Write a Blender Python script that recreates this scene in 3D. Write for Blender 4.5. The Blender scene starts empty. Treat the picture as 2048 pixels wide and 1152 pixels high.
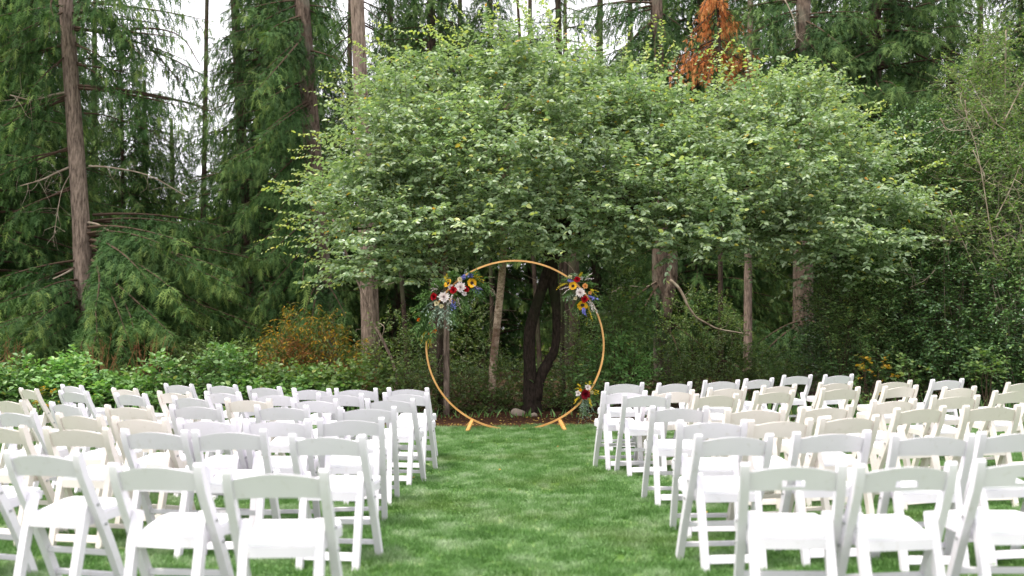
import bpy, bmesh, math, random
import numpy as np
from mathutils import Vector, Matrix

# ------------------------------------------------------------------ camera, sky, sun, exposure
SC = bpy.context.scene
COL = SC.collection
FPX, CAM_H, PITCH, ROLL = 1941.6, 1.3497, 0.045325, -0.0070654
cam_data = bpy.data.cameras.new('camera')
cam = bpy.data.objects.new('camera', cam_data)
COL.objects.link(cam)
cam_data.sensor_width = 36.0
cam_data.lens = FPX / 2048 * 36.0
cam_data.clip_start, cam_data.clip_end = 0.1, 500.0
C_P, S_P = math.cos(PITCH), math.sin(PITCH)
C_R, S_R = math.cos(ROLL), math.sin(ROLL)
Rv, Uv, Fv = Vector((1, 0, 0)), Vector((0, -S_P, C_P)), Vector((0, C_P, S_P))
Xc = Rv * C_R + Uv * S_R
Yc = -Rv * S_R + Uv * C_R
cam.matrix_world = Matrix(((Xc.x, Yc.x, -Fv.x, 0), (Xc.y, Yc.y, -Fv.y, 0), (Xc.z, Yc.z, -Fv.z, CAM_H), (0, 0, 0, 1)))
cam_data.dof.use_dof = True
cam_data.dof.focus_distance = 13.6
cam_data.dof.aperture_fstop = 1.7
SC.camera = cam

SUN_EL, SUN_AZ = math.radians(64), math.radians(240)      # azimuth measured clockwise from +Y
SC.world = bpy.data.worlds.new('World')
SC.world.use_nodes = True
wn, wl = SC.world.node_tree.nodes, SC.world.node_tree.links
wn.clear()
w_out = wn.new('ShaderNodeOutputWorld')
w_bg = wn.new('ShaderNodeBackground')
w_sky = wn.new('ShaderNodeTexSky')
w_sky.sky_type = 'NISHITA'
w_sky.sun_disc = False
w_sky.sun_elevation = SUN_EL
w_sky.sun_rotation = SUN_AZ
w_mix = wn.new('ShaderNodeMixRGB')
w_mix.inputs[0].default_value = 0.9
w_mix.inputs[2].default_value = (10.6, 10.45, 10.8, 1)      # even bright cloud layer
w_bg.inputs[1].default_value = 0.1
wl.new(w_sky.outputs[0], w_mix.inputs[1])
wl.new(w_mix.outputs[0], w_bg.inputs[0])
wl.new(w_bg.outputs[0], w_out.inputs[0])
sun_data = bpy.data.lights.new('sun', 'SUN')
sun_data.energy = 2.1
sun_data.angle = math.radians(11)
sun_data.color = (1.0, 0.94, 0.83)
sun = bpy.data.objects.new('sun', sun_data)
COL.objects.link(sun)
sd = Vector((math.sin(SUN_AZ) * math.cos(SUN_EL), math.cos(SUN_AZ) * math.cos(SUN_EL), math.sin(SUN_EL)))
sun.rotation_euler = sd.to_track_quat('Z', 'Y').to_euler()
SC.view_settings.view_transform = 'Standard'
SC.view_settings.look = 'None'
SC.view_settings.exposure = 0.98
SC.view_settings.gamma = 1
SC.view_settings.use_curve_mapping = False
SC.render.engine = 'CYCLES'
SC.cycles.use_denoising = True
SC.cycles.max_bounces = 7
SC.cycles.diffuse_bounces = 4
SC.cycles.glossy_bounces = 2
SC.cycles.transmission_bounces = 4

# ------------------------------------------------------------------ helpers
PI = math.pi
RNG = np.random.default_rng(7)


def px_at(px, py, d):
    """world point at distance d (along Y) on the line of sight of photograph pixel px, py"""
    x, y = (px - 1024) / FPX, -(py - 576) / FPX
    x, y = x * C_R - y * S_R, x * S_R + y * C_R
    dy, dz = C_P - y * S_P, S_P + y * C_P
    t = d / dy
    return np.array([x * t, d, CAM_H + dz * t])


def tag(o, label=None, cat=None, group=None, kind=None):
    if label: o['label'] = label
    if cat: o['category'] = cat
    if group: o['group'] = group
    if kind: o['kind'] = kind
    return o


def empty(name, loc=(0, 0, 0), rz=0.0):
    o = bpy.data.objects.new(name, None)
    o.empty_display_size = 0.1
    o.location = loc
    o.rotation_euler = (0, 0, rz)
    COL.objects.link(o)
    return o


def link_mesh(name, me, parent=None, kind=None):
    o = bpy.data.objects.new(name, me)
    COL.objects.link(o)
    if parent is not None: o.parent = parent
    if kind: o['kind'] = kind
    return o


def np_mesh(name, V, F, mats, rnd=None, smooth=False, midx=None):
    """V (n,3) float, F (m,k) int -> mesh data"""
    me = bpy.data.meshes.new(name)
    V = np.ascontiguousarray(V, dtype=np.float32)
    F = np.ascontiguousarray(F, dtype=np.int32)
    n, m, k = len(V), len(F), F.shape[1]
    me.vertices.add(n)
    me.vertices.foreach_set('co', V.ravel())
    me.loops.add(m * k)
    me.loops.foreach_set('vertex_index', F.ravel())
    me.polygons.add(m)
    me.polygons.foreach_set('loop_start', np.arange(0, m * k, k, dtype=np.int32))
    me.polygons.foreach_set('loop_total', np.full(m, k, dtype=np.int32))
    if midx is not None: me.polygons.foreach_set('material_index', midx.astype(np.int32))
    me.update(calc_edges=True)
    me.polygons.foreach_set('use_smooth', np.full(m, bool(smooth)))
    if rnd is not None:
        a = me.attributes.new('rnd', 'FLOAT', 'FACE')
        a.data.foreach_set('value', np.ascontiguousarray(rnd, dtype=np.float32))
    for mt in (mats if isinstance(mats, (list, tuple)) else [mats]): me.materials.append(mt)
    return me


def unit(a):
    return a / np.maximum(np.linalg.norm(a, axis=-1, keepdims=True), 1e-9)


def frames(d, up=None, roll=None):
    """orthonormal frames whose y axis is d and whose z axis is near up; returns (k,3,3) columns x,y,z"""
    d = unit(np.asarray(d, float))
    if up is None: up = np.broadcast_to(np.array([0, 0, 1.0]), d.shape)
    x = np.cross(d, up)
    bad = np.linalg.norm(x, axis=1) < 1e-3
    x[bad] = [1, 0, 0]
    x = unit(x)
    z = np.cross(x, d)
    if roll is not None:
        c, s = np.cos(roll)[:, None], np.sin(roll)[:, None]
        x, z = x * c + z * s, z * c - x * s
    return np.stack([x, d, z], axis=2)


def scatter(tv, tf, M, T, S=None, rnd=None):
    """copies of template (tv,tf) by frames M, sizes S (k,) or (k,3), places T"""
    tv = np.asarray(tv, float)
    tf = np.asarray(tf)
    k = len(T)
    if S is None: S = np.ones(k)
    S = np.asarray(S, float)
    if S.ndim == 1: S = S[:, None] * np.ones(3)
    loc = tv[None] * S[:, None, :]
    V = np.einsum('kij,kvj->kvi', M, loc) + T[:, None, :]
    F = tf[None] + (np.arange(k) * len(tv))[:, None, None]
    r = None if rnd is None else np.repeat(rnd, len(tf))
    return V.reshape(-1, 3), F.reshape(-1, tf.shape[1]), r


class Bag:
    def __init__(self): self.V, self.F, self.R, self.n = [], [], [], 0

    def add(self, V, F, r=None):
        self.V.append(V)
        self.F.append(np.asarray(F) + self.n)
        self.n += len(V)
        self.R.append(np.zeros(len(F)) if r is None else np.asarray(r))

    def mesh(self, name, mats, smooth=False):
        return np_mesh(name, np.concatenate(self.V), np.concatenate(self.F), mats, np.concatenate(self.R), smooth)


def tube(bag, P, R, seg=8, wob=0.0, rng=RNG, r=0.5, cap=True):
    """tapered tube along points P with radii R (triangles)"""
    P = np.asarray(P, float)
    n = len(P)
    R = np.broadcast_to(np.asarray(R, float), (n,))
    D = unit(np.gradient(P, axis=0))
    ref = np.array([0, 1.0, 0]) if abs(D[:, 2]).mean() > 0.6 else np.array([0, 0, 1.0])
    X = unit(np.cross(D, ref))
    Z = np.cross(X, D)
    a = np.linspace(0, 2 * PI, seg, endpoint=False)
    rad = R[:, None] * (1 + wob * rng.normal(size=(n, seg)))
    V = P[:, None, :] + (X[:, None, :] * np.cos(a)[None, :, None] + Z[:, None, :] * np.sin(a)[None, :, None]) * rad[:, :, None]
    V = V.reshape(-1, 3)
    i = np.arange(n - 1)[:, None] * seg
    j = np.arange(seg)[None, :]
    a0, a1 = i + j, i + (j + 1) % seg
    b0, b1 = a0 + seg, a1 + seg
    F = np.concatenate([np.stack([a0, b0, b1], -1).reshape(-1, 3), np.stack([a0, b1, a1], -1).reshape(-1, 3)])
    if cap:
        V = np.concatenate([V, P[-1:], P[:1]])
        t = n * seg
        e = (n - 1) * seg + np.arange(seg)
        F = np.concatenate([F, np.stack([e, np.full(seg, t), (n - 1) * seg + (np.arange(seg) + 1) % seg], -1),
                            np.stack([(np.arange(seg) + 1) % seg, np.full(seg, t + 1), np.arange(seg)], -1)])
    bag.add(V, F, np.full(len(F), r))


def smooth_path(pts, n):
    """Catmull-Rom resample of control points"""
    P = np.asarray(pts, float)
    P = np.concatenate([2 * P[:1] - P[1:2], P, 2 * P[-1:] - P[-2:-1]])
    m = len(P) - 3
    u = np.linspace(0, m, n)
    k = np.minimum(u.astype(int), m - 1)
    t = (u - k)[:, None]
    p0, p1, p2, p3 = P[k], P[k + 1], P[k + 2], P[k + 3]
    return 0.5 * (2 * p1 + (p2 - p0) * t + (2 * p0 - 5 * p1 + 4 * p2 - p3) * t ** 2 + (3 * p1 - p0 - 3 * p2 + p3) * t ** 3)


# ------------------------------------------------------------------ materials
def new_mat(name):
    m = bpy.data.materials.new(name)
    m.use_nodes = True
    m.node_tree.nodes.clear()
    return m, m.node_tree.nodes, m.node_tree.links


def ramp(N, L, src, stops, interp='LINEAR'):
    r = N.new('ShaderNodeValToRGB')
    r.color_ramp.interpolation = interp
    e = r.color_ramp.elements
    while len(e) < len(stops): e.new(0.5)
    for el, (p, c) in zip(e, stops):
        el.position = p
        el.color = (*c, 1)
    L.new(src, r.inputs[0])
    return r.outputs[0]


def leaf_mat(name, stops, rough=0.5, trans=0.3, spec=0.4, tcol=None, patch=0.0):
    """colour by per-leaf random; a share of the light passes through"""
    m, N, L = new_mat(name)
    out = N.new('ShaderNodeOutputMaterial')
    b = N.new('ShaderNodeBsdfPrincipled')
    a = N.new('ShaderNodeAttribute')
    a.attribute_name = 'rnd'
    c = ramp(N, L, a.outputs['Fac'], stops)
    if patch:
        g = N.new('ShaderNodeNewGeometry')
        no = N.new('ShaderNodeTexNoise')
        no.inputs['Scale'].default_value = 0.9
        no.inputs['Detail'].default_value = 2
        L.new(g.outputs['Position'], no.inputs['Vector'])
        hs = N.new('ShaderNodeHueSaturation')
        mr = N.new('ShaderNodeMapRange')
        mr.inputs[1].default_value, mr.inputs[2].default_value = 0.3, 0.7
        mr.inputs[3].default_value, mr.inputs[4].default_value = 1 - patch, 1 + patch
        L.new(no.outputs['Fac'], mr.inputs[0])
        L.new(mr.outputs[0], hs.inputs['Value'])
        L.new(c, hs.inputs['Color'])
        c = hs.outputs['Color']
    L.new(c, b.inputs['Base Color'])
    b.inputs['Roughness'].default_value = rough
    b.inputs['Specular IOR Level'].default_value = spec
    t = N.new('ShaderNodeBsdfTranslucent')
    mx = N.new('ShaderNodeMixRGB')
    mx.blend_type = 'MULTIPLY'
    mx.inputs[0].default_value = 1
    mx.inputs[2].default_value = (*(tcol or (1.3, 1.45, 0.6)), 1)
    L.new(c, mx.inputs[1])
    L.new(mx.outputs[0], t.inputs['Color'])
    ms = N.new('ShaderNodeMixShader')
    ms.inputs[0].default_value = trans
    L.new(b.outputs[0], ms.inputs[1])
    L.new(t.outputs[0], ms.inputs[2])
    L.new(ms.outputs[0], out.inputs[0])
    return m


def solid_mat(name, col, rough=0.5, col2=None, scale=20.0, bump=0.0, spec=0.5, stretch=None, detail=6, bscale=None, sss=0.0, coords='Object', stops=None):
    m, N, L = new_mat(name)
    out = N.new('ShaderNodeOutputMaterial')
    b = N.new('ShaderNodeBsdfPrincipled')
    L.new(b.outputs[0], out.inputs[0])
    b.inputs['Base Color'].default_value = (*col, 1)
    b.inputs['Roughness'].default_value = rough
    b.inputs['Specular IOR Level'].default_value = spec
    tc = N.new('ShaderNodeTexCoord')
    src = tc.outputs[coords]
    if stretch:
        mp = N.new('ShaderNodeMapping')
        mp.inputs['Scale'].default_value = stretch
        L.new(src, mp.inputs[0])
        src = mp.outputs[0]
    if col2 or bump or stops:
        no = N.new('ShaderNodeTexNoise')
        no.inputs['Scale'].default_value = scale
        no.inputs['Detail'].default_value = detail
        L.new(src, no.inputs['Vector'])
        if col2 or stops:
            L.new(ramp(N, L, no.outputs['Fac'], stops or [(0.35, col), (0.65, col2)]), b.inputs['Base Color'])
        if bump:
            bn = N.new('ShaderNodeBump')
            bn.inputs['Strength'].default_value = 1.0
            bn.inputs['Distance'].default_value = bump
            if bscale:
                n2 = N.new('ShaderNodeTexNoise')
                n2.inputs['Scale'].default_value = bscale
                n2.inputs['Detail'].default_value = detail
                L.new(src, n2.inputs['Vector'])
                L.new(n2.outputs['Fac'], bn.inputs['Height'])
            else:
                L.new(no.outputs['Fac'], bn.inputs['Height'])
            L.new(bn.outputs[0], b.inputs['Normal'])
    if sss:
        b.inputs['Subsurface Weight'].default_value = sss
        b.inputs['Subsurface Radius'].default_value = (0.02, 0.015, 0.01)
    return m


def bark_mat(name, dark, light, moss=None, sc=(9, 9, 2.6), bump=0.035):
    """furrowed bark: vertical ridges from stretched noise, lichen patches"""
    m, N, L = new_mat(name)
    out = N.new('ShaderNodeOutputMaterial')
    b = N.new('ShaderNodeBsdfPrincipled')
    L.new(b.outputs[0], out.inputs[0])
    b.inputs['Roughness'].default_value = 0.9
    b.inputs['Specular IOR Level'].default_value = 0.15
    g = N.new('ShaderNodeNewGeometry')
    mp = N.new('ShaderNodeMapping')
    mp.inputs['Scale'].default_value = sc
    L.new(g.outputs['Position'], mp.inputs[0])
    no = N.new('ShaderNodeTexNoise')
    no.inputs['Scale'].default_value = 2.2
    no.inputs['Detail'].default_value = 8
    no.inputs['Roughness'].default_value = 0.68
    L.new(mp.outputs[0], no.inputs['Vector'])
    c = ramp(N, L, no.outputs['Fac'], [(0.36, dark), (0.62, light)])
    if moss:
        n2 = N.new('ShaderNodeTexNoise')
        n2.inputs['Scale'].default_value = 1.7
        n2.inputs['Detail'].default_value = 5
        L.new(g.outputs['Position'], n2.inputs['Vector'])
        f = ramp(N, L, n2.outputs['Fac'], [(0.5, (0, 0, 0)), (0.66, (0.8, 0.8, 0.8))])
        mx = N.new('ShaderNodeMixRGB')
        mx.inputs[2].default_value = (*moss, 1)
        L.new(f, mx.inputs[0])
        L.new(c, mx.inputs[1])
        c = mx.outputs[0]
    L.new(c, b.inputs['Base Color'])
    bn = N.new('ShaderNodeBump')
    bn.inputs['Distance'].default_value = bump
    L.new(no.outputs['Fac'], bn.inputs['Height'])
    L.new(bn.outputs[0], b.inputs['Normal'])
    return m


M_WHITE = solid_mat('white_resin', (0.80, 0.765, 0.825), 0.38, spec=0.4, col2=(0.765, 0.73, 0.79), scale=3)
M_CREAM = solid_mat('cream_resin', (0.80, 0.735, 0.69), 0.42, spec=0.4, col2=(0.765, 0.70, 0.65), scale=3)
M_PAD = solid_mat('white_vinyl_pad', (0.80, 0.79, 0.82), 0.5, spec=0.35, bump=0.004, scale=9, detail=2)

for _m in (M_WHITE, M_CREAM):
    # slight difference from chair to chair, faint grime towards the edges of the moulding
    _N, _L = _m.node_tree.nodes, _m.node_tree.links
    _b = next(n for n in _N if n.type == 'BSDF_PRINCIPLED')
    _src = _b.inputs['Base Color'].links[0].from_socket
    _oi = _N.new('ShaderNodeObjectInfo')
    _mr = _N.new('ShaderNodeMapRange')
    _mr.inputs[3].default_value, _mr.inputs[4].default_value = 0.93, 1.03
    _L.new(_oi.outputs['Random'], _mr.inputs[0])
    _g = _N.new('ShaderNodeNewGeometry')
    _no = _N.new('ShaderNodeTexNoise')
    _no.inputs['Scale'].default_value = 23
    _no.inputs['Detail'].default_value = 7
    _L.new(_g.outputs['Position'], _no.inputs['Vector'])
    _f = ramp(_N, _L, _no.outputs['Fac'], [(.60, (1, 1, 1)), (.74, (.89, .88, .85))])
    _h = _N.new('ShaderNodeHueSaturation')
    _L.new(_mr.outputs[0], _h.inputs['Value'])
    _L.new(_src, _h.inputs['Color'])
    _x = _N.new('ShaderNodeMixRGB')
    _x.blend_type = 'MULTIPLY'
    _x.inputs[0].default_value = 1
    _L.new(_h.outputs[0], _x.inputs[1])
    _L.new(_f, _x.inputs[2])
    _L.new(_x.outputs[0], _b.inputs['Base Color'])
M_BOLT = solid_mat('steel_bolt', (0.35, 0.35, 0.36), 0.4)
M_HOOP = solid_mat('light_plywood', (0.66, 0.36, 0.12), 0.45, col2=(0.52, 0.26, 0.075), scale=6, stretch=(1, 6, 1), bump=0.001)
M_DARKWOOD = solid_mat('dark_wood', (0.05, 0.03, 0.02), 0.6)
M_FIRBARK = bark_mat('fir_bark', (0.04, 0.028, 0.021), (0.19, 0.14, 0.108), moss=(0.17, 0.16, 0.12))
M_GREYBARK = bark_mat('grey_bark', (0.08, 0.058, 0.045), (0.33, 0.25, 0.20), sc=(12, 12, 2.0))
M_REDBARK = bark_mat('dark_conifer_bark', (0.022, 0.016, 0.012), (0.10, 0.07, 0.054), moss=(0.06, 0.075, 0.035))
M_PLUMBARK = bark_mat('plum_bark', (0.012, 0.009, 0.007), (0.050, 0.036, 0.028), moss=(0.03, 0.035, 0.017), sc=(14, 14, 5), bump=0.02)
M_TWIG = solid_mat('brown_twig', (0.075, 0.05, 0.035), 0.85, spec=0.1)
M_PALETWIG = solid_mat('pale_lichen_twig', (0.36, 0.31, 0.24), 0.9, col2=(0.2, 0.15, 0.11), scale=6, spec=0.1)
M_DEADTWIG = solid_mat('dead_brown_stem', (0.24, 0.125, 0.055), 0.9, col2=(0.13, 0.06, 0.03), scale=5, spec=0.1)

G = lambda r, g, b: (r, g, b)
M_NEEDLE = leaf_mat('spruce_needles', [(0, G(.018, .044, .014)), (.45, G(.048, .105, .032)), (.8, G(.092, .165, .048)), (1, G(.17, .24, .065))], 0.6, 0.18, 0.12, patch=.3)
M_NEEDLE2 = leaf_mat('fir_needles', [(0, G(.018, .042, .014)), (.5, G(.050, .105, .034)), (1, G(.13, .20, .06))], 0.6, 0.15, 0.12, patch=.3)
M_DEADNEEDLE = leaf_mat('dead_orange_needles', [(0, G(.20, .07, .028)), (.5, G(.50, .17, .055)), (1, G(.66, .32, .12))], 0.7, 0.2, 0.1, tcol=(1.2, 1, .6))
M_PLUM = leaf_mat('plum_leaves', [(0, G(.09, .165, .07)), (.3, G(.19, .285, .15)), (.66, G(.35, .44, .275)), (.84, G(.42, .50, .22)), (.93, G(.50, .53, .12)), (.975, G(.48, .40, .07)), (1, G(.60, .28, .03))], 0.42, 0.30, 0.85, patch=.18)
M_HOLLY = leaf_mat('holly_leaves', [(0, G(.038, .09, .034)), (.6, G(.095, .185, .065)), (.95, G(.20, .31, .09)), (1, G(.25, .26, .04))], 0.25, 0.12, 0.7, patch=.2)
M_CLIMB = leaf_mat('pale_shrub_leaves', [(0, G(.07, .14, .05)), (.6, G(.15, .25, .08)), (.95, G(.28, .36, .10)), (1, G(.4, .34, .05))], 0.4, 0.3, 0.5)
M_BRAMBLE = leaf_mat('bramble_leaves', [(0, G(.06, .15, .04)), (.4, G(.12, .25, .075)), (.85, G(.24, .39, .13)), (1, G(.42, .42, .13))], 0.42, 0.28, 0.5, patch=.38)
M_SHRUB = leaf_mat('shrub_leaves', [(0, G(.06, .12, .035)), (.6, G(.14, .22, .065)), (1, G(.29, .33, .09))], 0.42, 0.28, 0.5, patch=.2)
M_YELLOW = leaf_mat('yellowing_leaves', [(0, G(.06, .13, .03)), (.45, G(.11, .17, .035)), (.6, G(.42, .28, .025)), (.85, G(.58, .34, .02)), (1, G(.45, .16, .02))], 0.5, 0.35, 0.4, tcol=(1.3, 1.1, .5))
M_DRY = leaf_mat('dry_brown_leaves', [(0, G(.12, .06, .025)), (.6, G(.26, .13, .05)), (1, G(.36, .22, .09))], 0.8, 0.2, 0.1, tcol=(1.2, 1, .7))
M_FARLEAF = leaf_mat('far_woodland_leaves', [(0, G(.08, .14, .04)), (.6, G(.18, .26, .07)), (1, G(.32, .34, .09))], 0.6, 0.4, 0.2)
M_FALLEN = leaf_mat('fallen_leaves', [(0, G(.20, .10, .04)), (.5, G(.42, .27, .06)), (1, G(.55, .42, .12))], 0.7, 0.15, 0.2, tcol=(1.1, 1, .6))

# ------------------------------------------------------------------ the ground
def flat_sheet(name, outline, z, mat):
    bm = bmesh.new()
    vs = [bm.verts.new((x, y, z)) for x, y in outline]
    bm.faces.new(vs)
    bmesh.ops.triangulate(bm, faces=bm.faces[:])
    me = bpy.data.meshes.new(name)
    bm.to_mesh(me)
    bm.free()
    me.materials.append(mat)
    o = link_mesh(name, me)
    o['kind'] = 'structure'
    return o


def lawn_material(name, blades):
    m, N, L = new_mat(name)
    out = N.new('ShaderNodeOutputMaterial')
    b = N.new('ShaderNodeBsdfPrincipled')
    g = N.new('ShaderNodeNewGeometry')
    no = N.new('ShaderNodeTexNoise')
    no.inputs['Scale'].default_value = 3.0
    no.inputs['Detail'].default_value = 5
    no.inputs['Roughness'].default_value = 0.62
    L.new(g.outputs['Position'], no.inputs['Vector'])
    c = ramp(N, L, no.outputs['Fac'], [(0.34, (.090, .205, .045)), (0.47, (.14, .285, .075)), (0.56, (.24, .385, .16)), (0.68, (.42, .53, .33))])
    n2 = N.new('ShaderNodeTexNoise')
    n2.inputs['Scale'].default_value = 0.9
    n2.inputs['Detail'].default_value = 3
    L.new(g.outputs['Position'], n2.inputs['Vector'])
    f = ramp(N, L, n2.outputs['Fac'], [(0.50, (0, 0, 0)), (0.68, (.45, .45, .45))])
    mx = N.new('ShaderNodeMixRGB')
    mx.inputs[2].default_value = (.13, .20, .035, 1)
    L.new(f, mx.inputs[0])
    L.new(c, mx.inputs[1])
    c = mx.outputs[0]
    b.inputs['Roughness'].default_value = 0.5 if blades else 0.9
    b.inputs['Specular IOR Level'].default_value = 0.4 if blades else 0.05
    if blades:
        a = N.new('ShaderNodeAttribute')
        a.attribute_name = 'rnd'
        hs = N.new('ShaderNodeHueSaturation')
        mr = N.new('ShaderNodeMapRange')
        mr.inputs[3].default_value, mr.inputs[4].default_value = 0.75, 1.4
        L.new(a.outputs['Fac'], mr.inputs[0])
        L.new(mr.outputs[0], hs.inputs['Value'])
        L.new(c, hs.inputs['Color'])
        c = hs.outputs['Color']
        t = N.new('ShaderNodeBsdfTranslucent')
        L.new(c, t.inputs['Color'])
        L.new(c, b.inputs['Base Color'])
        ms = N.new('ShaderNodeMixShader')
        ms.inputs[0].default_value = 0.3
        L.new(b.outputs[0], ms.inputs[1])
        L.new(t.outputs[0], ms.inputs[2])
        L.new(ms.outputs[0], out.inputs[0])
    else:
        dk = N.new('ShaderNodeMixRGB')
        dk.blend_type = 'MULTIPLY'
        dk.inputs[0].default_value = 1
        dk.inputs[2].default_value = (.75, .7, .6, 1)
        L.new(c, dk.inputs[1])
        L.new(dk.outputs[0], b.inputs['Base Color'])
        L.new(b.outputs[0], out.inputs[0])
    return m


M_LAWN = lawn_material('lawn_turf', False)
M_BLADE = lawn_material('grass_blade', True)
M_FOREST = solid_mat('forest_floor_litter', (.035, .026, .016), 0.95, col2=(.085, .055, .03), scale=5, bump=0.03, bscale=14, spec=0.05)
M_DIRT = solid_mat('bark_mulch', (.045, .022, .014), 0.95, col2=(.13, .062, .038), scale=14, bump=0.02, bscale=45, spec=0.05)

flat_sheet('forest_floor', [(-160, -60), (160, -60), (160, 220), (-160, 220)], -0.008, M_FOREST)


def lawn_edge(x):
    """far edge of the lawn"""
    return 14.0 + 0.12 * math.sin(x * 1.7) + 0.07 * math.sin(x * 4.1 + 1) - 0.25 * math.exp(-((x - .3) / 1.5) ** 2)


edge = [(x, lawn_edge(x)) for x in np.linspace(14, -14, 90)]
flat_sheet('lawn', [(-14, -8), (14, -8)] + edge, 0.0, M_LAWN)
bed = [(x, lawn_edge(x) - 0.03) for x in np.linspace(-2.6, 3.2, 40)]
bed += [(.3 + 3.0 * math.cos(a), 14.3 + 2.1 * math.sin(a) * (1 + .06 * math.sin(5 * a))) for a in np.linspace(0.05, PI - 0.05, 40)]
flat_sheet('mulch_bed', bed, 0.008, M_DIRT)


def inside_lawn(P):
    e = 14.0 + 0.12 * np.sin(P[:, 0] * 1.7) + 0.07 * np.sin(P[:, 0] * 4.1 + 1) - 0.25 * np.exp(-((P[:, 0] - .3) / 1.5) ** 2)
    return P[:, 1] < e + 0.03


# grass: tufts of blades instanced over the lawn, one object
def tuft_mesh(nb, seed):
    rng = np.random.default_rng(seed)
    r = 0.045 * np.sqrt(rng.random(nb))
    a = rng.random(nb) * 2 * PI
    base = np.stack([r * np.cos(a), r * np.sin(a), np.zeros(nb)], 1)
    h = rng.uniform(0.022, 0.05, nb)
    lean = rng.normal(0, 0.45, (nb, 2))
    ang = rng.random(nb) * PI
    w = rng.uniform(0.0016, 0.003, nb)
    side = np.stack([np.cos(ang), np.sin(ang), np.zeros(nb)], 1) * w[:, None]
    mid = base + np.stack([lean[:, 0] * h * .3, lean[:, 1] * h * .3, h * .6], 1)
    tip = base + np.stack([lean[:, 0] * h, lean[:, 1] * h, h], 1)
    V = np.stack([base - side, base + side, mid - side * .8, mid + side * .8, tip], 1).reshape(-1, 3)
    F = (np.array([[0, 1, 3], [0, 3, 2], [2, 3, 4]])[None] + (np.arange(nb) * 5)[:, None, None]).reshape(-1, 3)
    return np_mesh('grass_tuft', V, F, M_BLADE, np.repeat(rng.random(nb), 3))


def make_grass():
    rng = np.random.default_rng(3)
    pts = []
    for (y0, y1, dens) in ((3.0, 5.2, 620), (5.2, 8.0, 520), (8.0, 11.0, 380), (11.0, 14.3, 330)):
        hw = y1 * 0.56 + 3.2
        n = int((y1 - y0) * 2 * hw * dens)
        pts.append(np.stack([rng.uniform(-hw, hw, n), rng.uniform(y0, y1, n), np.zeros(n)], 1))
    P = np.concatenate(pts)
    P = P[inside_lawn(P)]
    me = bpy.data.meshes.new('grass')
    me.vertices.add(len(P))
    me.vertices.foreach_set('co', P.astype(np.float32).ravel())
    for nm, val in (('spin', rng.random(len(P)) * 2 * PI), ('size', rng.uniform(.55, 1.15, len(P)) * np.where(P[:, 1] > 13.2, 1.25, 1.0))):
        at = me.attributes.new(nm, 'FLOAT', 'POINT')
        at.data.foreach_set('value', val.astype(np.float32))
    me.update()
    o = link_mesh('grass', me)
    tag(o, 'short mown green grass covering the aisle and the ground under the chairs', 'grass', kind='stuff')
    tufts = [bpy.data.objects.new('grass_tuft', tuft_mesh(34, s)) for s in (1,)]
    ng = bpy.data.node_groups.new('grass_tufts', 'GeometryNodeTree')
    ng.interface.new_socket('Geometry', in_out='INPUT', socket_type='NodeSocketGeometry')
    ng.interface.new_socket('Geometry', in_out='OUTPUT', socket_type='NodeSocketGeometry')
    N, L = ng.nodes, ng.links
    gi, go = N.new('NodeGroupInput'), N.new('NodeGroupOutput')
    ip = N.new('GeometryNodeInstanceOnPoints')
    oi = N.new('GeometryNodeObjectInfo')
    oi.inputs['Object'].default_value = tufts[0]
    cx = N.new('ShaderNodeCombineXYZ')
    a1 = N.new('GeometryNodeInputNamedAttribute')
    a1.data_type = 'FLOAT'
    a1.inputs['Name'].default_value = 'spin'
    a2 = N.new('GeometryNodeInputNamedAttribute')
    a2.data_type = 'FLOAT'
    a2.inputs['Name'].default_value = 'size'
    L.new(a1.outputs['Attribute'], cx.inputs['Z'])
    L.new(gi.outputs[0], ip.inputs['Points'])
    L.new(oi.outputs['Geometry'], ip.inputs['Instance'])
    e2r = N.new('FunctionNodeEulerToRotation')
    L.new(cx.outputs[0], e2r.inputs[0])
    L.new(e2r.outputs[0], ip.inputs['Rotation'])
    L.new(a2.outputs['Attribute'], ip.inputs['Scale'])
    L.new(ip.outputs[0], go.inputs[0])
    md = o.modifiers.new('tufts', 'NODES')
    md.node_group = ng


make_grass()


def clover():
    rng = np.random.default_rng(15)
    c = np.stack([rng.uniform(-4.5, 4.5, 70), 4.6 + rng.random(70) ** 1.4 * 8], 1)
    i = rng.integers(0, 70, 7000)
    xy = c[i] + rng.normal(0, .13, (7000, 2)) * (1 + rng.random((7000, 1)))
    P = np.concatenate([xy, rng.uniform(.018, .042, (7000, 1))], 1)
    M = frames(rng.normal(0, 1, (7000, 3)) * [1, 1, .25], None, rng.normal(0, .35, 7000))
    S = rng.uniform(.010, .019, 7000)
    V, F, R = scatter(SLEAF_V, SLEAF_F, M, P, np.stack([S * 1.6, S, S], 1), np.clip(rng.normal(.55, .15, 7000), 0, .92))
    o = link_mesh('clover', np_mesh('clover', V, F, M_BRAMBLE, R))
    tag(o, 'patches of small clover leaves mixed into the mown lawn', 'clover', kind='stuff')

# ------------------------------------------------------------------ foliage generators
# needle spray: a core blade with forward swept barbs, unit length along y
_sv = [(0, -.05, 0), (.065, .45, .03), (0, 1.1, -.05), (-.065, .45, .03)]
_sf = [(0, 1, 2), (0, 2, 3)]
for _i in range(4):
    for _s in (1, -1):
        _b = len(_sv)
        _y = .02 + .22 * _i + .05 * _s
        _sv += [(0, _y - .01, 0), (0, _y + .10, 0), (_s * (.40 - .06 * _i), _y + .33, (-.10, .08, -.04, .05)[_i])]
        _sf.append((_b, _b + 1, _b + 2))
SPRAY_V, SPRAY_F = np.array(_sv), np.array(_sf)
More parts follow.
